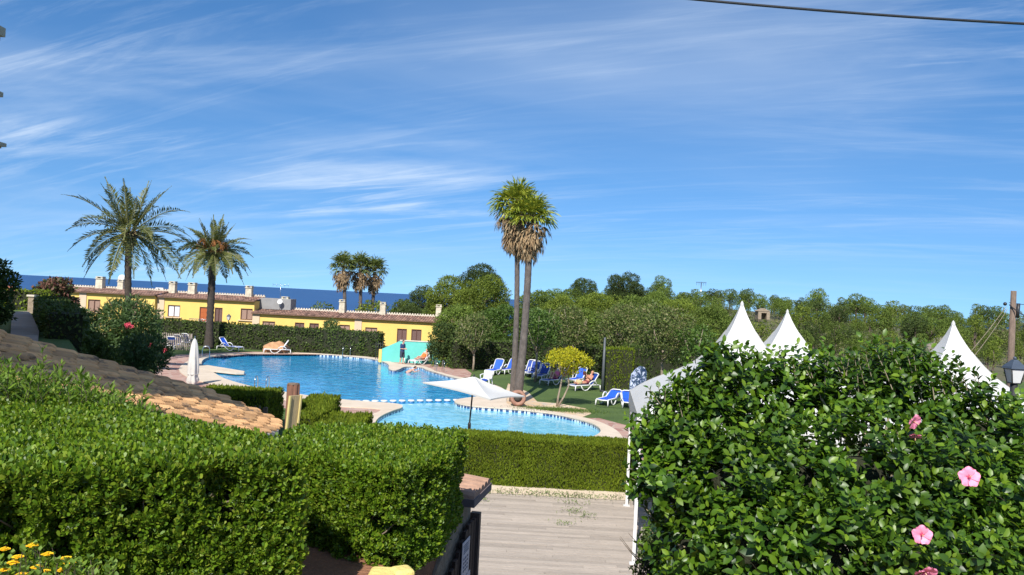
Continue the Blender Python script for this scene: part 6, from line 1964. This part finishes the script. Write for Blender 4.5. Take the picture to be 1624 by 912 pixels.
# ------------------------------------------------------------------ foreground hedges of glossy rosettes
def rosette_hedge(label, poly, z0, z1, dens, lm, ln=.040, wd=.020, hollow=None, seed=1, zf=None, wild=None):
    poly = [Vector(p_) for p_ in poly]
    cx = sum(p_.x for p_ in poly) / len(poly); cy = sum(p_.y for p_ in poly) / len(poly)
    off = np.array([cx, cy, z0])
    t = thing('hedge', label, 'hedge', (cx, cy, z0))
    parts = []
    for layer, (ins, dfac) in enumerate(((0.0, 1.0), (.06, .75), (.13, .5))):
        P, Nn = face_samples(shrink(poly, ins), z0, z1 - ins, dens * dfac)
        P += Nn * (vnoise(P, 5.0, seed)[:, None] * .018 + vnoise(P, 18.0, seed + 1)[:, None] * .016 + rng.normal(size=(len(P), 1)) * .014)
        if hollow is not None and layer < 2:
            h_ = vnoise(P, 6.5, seed + 5) + .35 * vnoise(P, 20, seed + 6)
            side = np.abs(Nn[:, 2]) < .5
            keep = ~(side & (h_ > hollow))
            P = P[keep]; Nn = Nn[keep]
        n = len(P)
        ax = unit(Nn * .75 + np.array([[0, -.05, .75]]) + rng.normal(size=(n, 3)) * .42)
        ref = rnd(n); a_ = unit(np.cross(ax, ref)); b_ = np.cross(ax, a_)
        K = 8
        for k in range(K):
            th_ = 2.4 * k + rng.random(n) * .5; spread = .45 + .6 * (k / K)
            d_ = ax * np.cos(spread * 1.15)[..., None] if False else ax * math.cos(spread * 1.15) + (a_ * np.cos(th_)[:, None] + b_ * np.sin(th_)[:, None]) * math.sin(spread * 1.15)
            keep = rng.random(n) < .92
            s_ = rng.uniform(.75, 1.25, n)
            parts.append(leaves((P - ax * .006 * k - off)[keep], d_[keep], (ax + rng.normal(size=(n, 3)) * .2)[keep], (ln * s_)[keep], (wd * s_)[keep], hero='round', curl=-.10))
    v, f = joinleaf(parts)
    npmesh('foliage', v, f, lm, t)
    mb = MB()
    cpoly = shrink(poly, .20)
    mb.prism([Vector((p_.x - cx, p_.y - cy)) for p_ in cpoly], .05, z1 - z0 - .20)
    mb.build('shade_core', M_core, t)  # solid core painted dark as shade behind the leaves
    tw = MB(); rq = random.Random(seed)
    Pt, Nt = face_samples(shrink(poly, .09), z0, z1 - .07, 60)
    for p_, n_ in zip(Pt, Nt):
        p_ = Vector(p_ - off); n_ = Vector(n_)
        s_ = p_ - n_ * .16 - Vector((0, 0, .14)); e_ = p_ + Vector((rq.gauss(0, .05), rq.gauss(0, .05), rq.gauss(0, .03)))
        tw.tube([s_, (s_ + e_) / 2 + Vector((rq.gauss(0, .02), rq.gauss(0, .02), 0)), e_], [.006, .005, .003], 5, cap=False)
    tw.build('twigs', mat('hedge_twigs', (0.26, 0.20, 0.15), (0.14, 0.10, 0.08), 12, .9), t, fix=False)
    return t
rosette_hedge('large clipped glossy hedge filling the lower left foreground', [(-4.3, 2.3), (-2.2, 3.42), (-1.02, 4.02), (-1.12, 4.32), (-1.32, 4.52), (-4.22, 6.40), (-6.4, 7.5), (-7.0, 6.2)], 3.5, 4.33, 2300, LM_hedge, .028, .0175, hollow=.42, seed=11)
rosette_hedge('smaller clipped glossy hedge above the gate in the centre', [(-1.65, 5.65), (-1.24, 5.24), (-.92, 4.98), (-.64, 4.90), (-.42, 5.4), (-.33, 6.45), (-1.0, 6.55), (-1.62, 6.3)], 3.42, 4.10, 2300, LM_hedge, .027, .0165, hollow=.38, seed=12)
# lower skirt of the second hedge reaching down over the wall
if False: rosette_hedge('low overhanging hedge skirt at the front of the gate wall', [(-.98, 4.75), (-.62, 4.75), (-.50, 5.25), (-.95, 5.2)], 3.32, 3.72, 1400, LM_hedge, .033, .020, seed=13)
# taller willowy shoots behind the left hedge
def shoots(name, label, cat, pts, lm, leaf_ln, leaf_wd, r_stem=.004, mat_s=None, gap=.028, spread=.95, hero=True):
    t = thing(name, label, cat, (pts[0][0][0], pts[0][0][1], 3.5))
    off = Vector(t.location)
    st = MB(); P = []; Dd = []; Nn = []; S = []
    for (base, top) in pts:
        base = Vector(base); top = Vector(top); L_ = (top - base).length; ax = (top - base).normalized()
        bend = Vector((random.gauss(0, .05), random.gauss(0, .05), 0))
        pl = [base.lerp(top, k / 6) + bend * math.sin(k / 6 * math.pi) - off for k in range(7)]
        st.tube(pl, [r_stem * (1.2 - .8 * k / 6) for k in range(7)], 5, cap=False)
        n_ = int(L_ / gap); az = random.random() * 6.28
        for k in range(n_ + 3):
            f_ = min(.12 + .88 * k / n_, 1.0); az += 2.4
            p_ = base.lerp(top, f_) + bend * math.sin(f_ * math.pi) - off
            a_ = ax.cross(Vector((1, .3, 0))).normalized(); b_ = ax.cross(a_)
            o__ = a_ * math.cos(az) + b_ * math.sin(az)
            w_ = spread * (1 if k < n_ - 1 else .5)
            P.append(p_); Dd.append(o__ * w_ + ax * (.75)); Nn.append(ax * 1.0 - o__ * .45); S.append(random.uniform(.7, 1.2) * (.65 + .35 * math.sin(min(f_, .93) * math.pi)))
    S = np.array(S)
    v, f = leaves(np.array([tuple(x) for x in P]), np.array([tuple(x) for x in Dd]), np.array([tuple(x) for x in Nn]), leaf_ln * S, leaf_wd * S, hero=hero, curl=.1)
    npmesh('foliage', v, f, lm, t)
    st.build('stems', mat_s or M_twig, t, fix=False)
    return t
LM_shoot = leafmat('willowy_leaves', [(0.065, 0.13, 0.012), (0.11, 0.19, 0.015), (0.16, 0.25, 0.03)], .5, .32, .3)
pts = []
for i in range(330):
    px = random.uniform(-60, 250) if i < 320 else random.uniform(180, 240); Y = random.uniform(5.2, 6.9)
    tops = {0: 606, 1: 622}[i % 2] + random.gauss(0, 13) - max(0, (110 - px)) * .12 + max(0, px - 110) * .42
    tp = D(px, tops, Y)
    tp.z = min(tp.z, 4.33 + .48)
    pts.append(((tp.x + random.gauss(0, .08), Y + random.gauss(0, .08), 4.15), tp))
for px, yt in ((67, 556), (97, 578), (62, 590), (235, 612), (130, 600), (205, 618), (28, 585)):
    tp = D(px, yt, 5.9); pts.append(((tp.x - .05, 5.9, 4.2), tp))
shoots('willowy_shrub', 'taller willowy shrub with narrow leaves growing behind the left hedge', 'shrub', pts, LM_shoot, .085, .021, .004, gap=.016)

# lantana with yellow flowers, bottom left
pts = []
for i in range(120):
    px = random.uniform(-20, 190); Y = random.uniform(2.55, 3.1)
    tp = D(px, random.gauss(905, 14) + (px > 120) * 10, Y)
    pts.append(((tp.x, Y + random.gauss(0, .05), 3.5), tp))
tl = shoots('lantana', 'yellow-flowered lantana plant at the bottom left corner', 'plant', pts, LM_weed if False else leafmat('lantana_leaves', [(0.09, 0.16, 0.02), (0.15, 0.24, 0.03)], .6, .25, .3), .035, .022, .003, gap=.03)
for px, py in ((8, 872), (52, 866), (76, 880), (105, 886), (112, 893), (22, 893), (60, 900), (8, 905), (72, 907), (36, 912), (30, 884), (98, 905)):
    c_ = D(px, py, 2.75 + random.uniform(-.1, .1)) - Vector(tl.location)
    mb = MB()
    for k in range(26):
        a_ = k * 2.4; r_ = .017 * math.sqrt(k / 26); q = c_ + Vector((r_ * math.cos(a_), r_ * math.sin(a_) - .004, .008 - r_ * .4 + random.gauss(0, .001)))
        for h in range(4):
            b_ = h * 1.57 + k; mb.add([q, q + Vector((math.cos(b_) * .0045, math.sin(b_) * .0045, .002)), q + Vector((math.cos(b_ + .8) * .006, math.sin(b_ + .8) * .006, .0015)), q + Vector((math.cos(b_ + 1.5) * .0045, math.sin(b_ + 1.5) * .0045, .002))], [(0, 1, 2, 3)])
    mb.build('flower_head', mat('lantana_yellow', (0.85, 0.62, 0.02), (0.85, 0.45, 0.01), 60, .6), tl, fix=False)

# ------------------------------------------------------------------ hibiscus bush, right foreground
def hibiscus():
    t = thing('hibiscus_bush', 'large glossy hibiscus bush with pink flowers filling the lower right', 'bush', (2.3, 5.0, 3.5))
    off = np.array([2.3, 5.0, 3.5])
    # lobes: px, py, radius px, distance
    lobes = [(1120, 690, 78, 4.9), (1170, 635, 62, 5.0), (1250, 655, 78, 5.1), (1330, 640, 72, 5.2), (1420, 630, 74, 5.2), (1500, 655, 70, 5.1), (1560, 690, 72, 4.9), (1620, 730, 74, 4.7),
             (1085, 770, 74, 4.7), (1165, 770, 92, 4.6), (1260, 770, 105, 4.6), (1370, 760, 110, 4.6), (1480, 770, 100, 4.5), (1580, 810, 92, 4.4),
             (1110, 870, 80, 4.5), (1200, 880, 100, 4.3), (1320, 890, 105, 4.2), (1440, 890, 105, 4.1), (1560, 900, 100, 4.1), (1650, 880, 90, 4.2), (1060, 700, 42, 4.9), (1045, 745, 46, 4.8), (1650, 800, 80, 4.6),
             (1140, 600, 34, 5.0), (1390, 598, 40, 5.2), (1440, 590, 34, 5.2), (1300, 606, 38, 5.2), (1215, 602, 34, 5.1), (1690, 900, 90, 4.3), (1080, 668, 40, 4.9), (1112, 632, 40, 5.0), (1132, 596, 26, 4.9), (1144, 570, 18, 4.9), (1096, 632, 22, 4.9), (1062, 655, 16, 4.85), (1040, 690, 30, 4.8), (1140, 950, 90, 4.5), (1300, 980, 100, 4.3), (1500, 980, 100, 4.2)]
    C_ = np.array([tuple(D(a_, b_, y_)) for a_, b_, r_, y_ in lobes]); Rr = np.array([r_ * y_ / FPX for a_, b_, r_, y_ in lobes])
    bases = []; axes = []; lens = []
    for c_, r_ in zip(C_, Rr):
        n = int(4 * math.pi * r_ * r_ * 165)
        d_ = rnd(n); rad = rng.uniform(.30, 1.0, n)
        p_ = c_ + d_ * (r_ * rad)[:, None]
        keep = np.ones(n, bool)
        for c2, r2_ in zip(C_, Rr):
            if c2 is c_: continue
            keep &= np.linalg.norm(p_ - c2, axis=1) > r2_ * .42
        p_ = p_[keep]; d_ = d_[keep]
        bases.append(p_); axes.append(unit(d_ * .7 + np.array([[0, -.15, .75]]) + rng.normal(size=d_.shape) * .3)); lens.append(rng.uniform(.07, .17, len(p_)))
    B = np.concatenate(bases); A = np.concatenate(axes); Ls = np.concatenate(lens)
    # long shoots standing above the outline
    ex = []
    for px, py, dy in ((1142, 545, 90), (1128, 575, 70), (1158, 565, 70), (1200, 562, 60), (1238, 560, 60), (1262, 572, 60), (1180, 580, 60), (1290, 580, 60), (1330, 572, 60), (1392, 556, 70), (1420, 550, 70), (1445, 560, 70), (1480, 566, 60), (1516, 572, 60), (1500, 590, 60), (1545, 590, 60), (1370, 566, 60), (1310, 565, 60),
                       (1012, 742, 0), (1002, 762, 0), (1030, 715, 30), (1045, 655, 60), (1060, 640, 60), (1082, 622, 60), (1100, 604, 60), (1035, 620, 40), (1055, 612, 40), (1590, 628, 60), (1615, 640, 60), (1350, 560, 50), (1570, 615, 50), (1018, 795, 20), (1036, 830, 20), (1024, 690, 20), (1020, 772, 10)):
        top = D(px, py, 5.0 if px > 1100 else 4.8)
        for q in range(2):
            bs = top + Vector((random.gauss(.05, .04) + (.16 if px < 1050 else 0), random.gauss(0, .05), -random.uniform(.22, .34) * (1 if dy > 15 else .3)))
            ex.append((bs, top + Vector((random.gauss(0, .03), 0, random.gauss(0, .015)))))
    P = []; Dd = []; Nn = []; S = []
    hol = vnoise(B, 5.5, 31) + .5 * vnoise(B, 12.0, 32)
    keep = (hol < .55) | (rng.random(len(B)) < .25)
    B, A, Ls = B[keep], A[keep], Ls[keep]
    P2 = []; D2 = []; N2 = []; S2 = []
    for k in range(8):
        fr = (k + .6) / 8; az = k * 2.4 + rng.random(len(B)) * .6
        ref = rnd(len(B)) * .01 + np.array([[.3, .7, .2]]); a_ = unit(np.cross(A, ref)); b_ = np.cross(A, a_)
        o_ = a_ * np.cos(az)[:, None] + b_ * np.sin(az)[:, None]
        p_ = B + A * (Ls * fr)[:, None]; w_ = 1.05 - .55 * fr
        d_ = o_ * w_ + A * .62 + rng.normal(size=A.shape) * .24 + np.array([[0, 0, -.06]])
        n_ = A * 1.1 + np.array([[0, -.12, .15]]) - o_ * .5 + rng.normal(size=A.shape) * .38
        s_ = rng.uniform(.6, 1.2, len(B)) * (1.12 - .45 * fr)
        if k >= 5: P2.append(p_); D2.append(d_); N2.append(n_); S2.append(s_)
        else: P.append(p_); Dd.append(d_); Nn.append(n_); S.append(s_)
    def lv(P, Dd, Nn, S): 
        P = np.concatenate(P); S = np.concatenate(S)
        return leaves(P - off, np.concatenate(Dd), np.concatenate(Nn), .068 * S, .040 * S, hero=True, fold=.20, curl=.20)
    v1 = lv(P, Dd, Nn, S); v2 = lv(P2, D2, N2, S2)
    P = []; Dd = []; Nn = []; S = []
    st = MB()
    for b_, e_ in ex:
        ax = (e_ - b_).normalized(); L_ = (e_ - b_).length
        st.tube([b_ - Vector(off), (b_ + e_) / 2 - Vector(off) + Vector((random.gauss(0, .01), 0, 0)), e_ - Vector(off)], [.0035, .003, .002], 5, cap=False)
        a_ = ax.cross(Vector((.3, .7, .2))).normalized(); c2 = ax.cross(a_); az = random.random() * 6
        n_ = max(int(L_ / .018), 6)
        for k in range(n_):
            f_ = k / (n_ - 1); az += 2.4; o_ = a_ * math.cos(az) + c2 * math.sin(az)
            P.append(tuple(b_.lerp(e_, f_) - Vector(off))); Dd.append(tuple(o_ * (1.0 - .6 * f_) + ax * .6)); Nn.append(tuple(ax - o_ * .3 + Vector((0, -.1, .4)))); S.append(random.uniform(.7, 1.15) * (1.1 - .45 * f_))
    S = np.array(S)
    v3 = leaves(np.array(P), np.array(Dd), np.array(Nn), .068 * S, .040 * S, hero=True, fold=.20, curl=.18)
    v, f = joinleaf([v1, v3])
    npmesh('foliage', v, f, LM_hib, t)
    npmesh('young_highlight_foliage', v2[0], v2[1], LM_hib2, t)
    # woody stems through the bush
    rq = random.Random(5)
    for i in range(70):
        k = rq.randrange(len(C_)); c_ = Vector(C_[k]); r_ = Rr[k]
        root = Vector((2.3 + (c_.x - 2.3) * .35, 5.0 + rq.gauss(0, .15), 3.45))
        e_ = c_ + Vector((rq.gauss(0, .4), rq.uniform(-.85, 0), rq.uniform(-.6, .35))) * r_
        mid = root.lerp(e_, .5) + Vector((rq.gauss(0, .08), rq.gauss(0, .08), .05))
        st.tube([root - Vector(off), root.lerp(mid, .5) - Vector(off), mid - Vector(off), mid.lerp(e_, .5) + Vector((rq.gauss(0, .03), 0, rq.gauss(0, .03))) - Vector(off), e_ - Vector(off)], [.018, .015, .011, .008, .005], 6, cap=False)
    st.build('stems', mat('hibiscus_stems', (0.30, 0.25, 0.17), (0.18, 0.15, 0.10), 10, .85), t, fix=False)
    # dark balls painting shade into the depth of the bush
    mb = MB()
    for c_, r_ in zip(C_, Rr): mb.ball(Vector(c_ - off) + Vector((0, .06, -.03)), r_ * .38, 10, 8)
    mb.build('bush_shade_core', M_core, t, fix=False)
    # flowers
    M_pet = mat('hibiscus_petals', (0.80, 0.30, 0.42), (0.72, 0.20, 0.33), 40, .55)
    M_eye = mat('hibiscus_throat', (0.45, 0.01, 0.08), None, 20, .5)
    for (px, py, Y, r_, fdir, sh) in ((1536, 757, 4.02, .054, (-.25, -1, .35), 1), (1462, 848, 3.68, .046, (-.35, -1, .15), 1), (1448, 668, 4.28, .045, (.3, -.6, -.2), 1), (1466, 905, 3.62, .055, (.1, -.8, -.75), 1), (1452, 690, 4.32, .036, (-.2, -.4, -.8), 1)):
        c_ = D(px, py, Y) - Vector(off); n_ = Vector(fdir).normalized(); a_ = n_.cross(Vector((0, 0, 1))).normalized(); b_ = a_.cross(n_)
        mb = MB()
        for k in range(5):
            th_ = k * 2 * math.pi / 5 + .3
            vs = []; ns = 7; rows_ = 6
            for i in range(rows_ + 1):
                f_ = i / rows_; w_ = (.08 + 1.0 * math.sin(f_ * math.pi * .66)) * .53 * r_ * (1 if i < rows_ else .66)
                for j in range(ns):
                    s_ = (j / (ns - 1) - .5) * 2
                    rad_ = r_ * f_ * (1 - .22 * s_ * s_ * f_)
                    wav = .08 * r_ * math.sin(s_ * 7 + k * 2) * f_ * f_
                    dirp = a_ * math.cos(th_) + b_ * math.sin(th_); sd = a_ * -math.sin(th_) + b_ * math.cos(th_)
                    vs.append(c_ + dirp * rad_ + sd * w_ * s_ + n_ * (.30 * r_ * math.sin(f_ * 2.2) + wav + .10 * r_ * s_))
            fs = [(i * ns + j, i * ns + j + 1, (i + 1) * ns + j + 1, (i + 1) * ns + j) for i in range(rows_) for j in range(ns - 1)]
            mb.add(vs, fs, True)
        fo = mb.build('flower', M_pet, t, fix=False)
        mb = MB(); mb.lathe([(.03 * r_, 0), (.24 * r_, .13 * r_), (.10 * r_, .10 * r_)], c_ + n_ * .02 * r_, 12, Matrix((a_, b_, n_)).transposed()); mb.build('throat', M_eye, fo, fix=False)
        mb = MB(); mb.tube([c_, c_ + n_ * r_ * .5, c_ + n_ * r_ * .85 - b_ * .06 * r_], [.05 * r_, .04 * r_, .035 * r_], 6)
        for k in range(12): mb.ball(c_ + n_ * r_ * (.55 + .03 * k) + (a_ * math.cos(k * 2.4) + b_ * math.sin(k * 2.4)) * .07 * r_, .025 * r_, 6, 4)
        mb.build('stamen', mat('stamen', (0.80, 0.50, 0.30), None, 20, .6), fo, fix=False)
    return t
hibiscus()
# darker ivy-like shrub below the hibiscus at the deck edge
big_shrub('dark_shrub', 'dark small-leaved shrub in shade below the hibiscus at deck edge', 'shrub', 1062, 885, 62, 58, 6.4, LM_dark, 91, 900, .04, 2.75, 40, .6, sr=.010)
print('objects', len(bpy.data.objects))
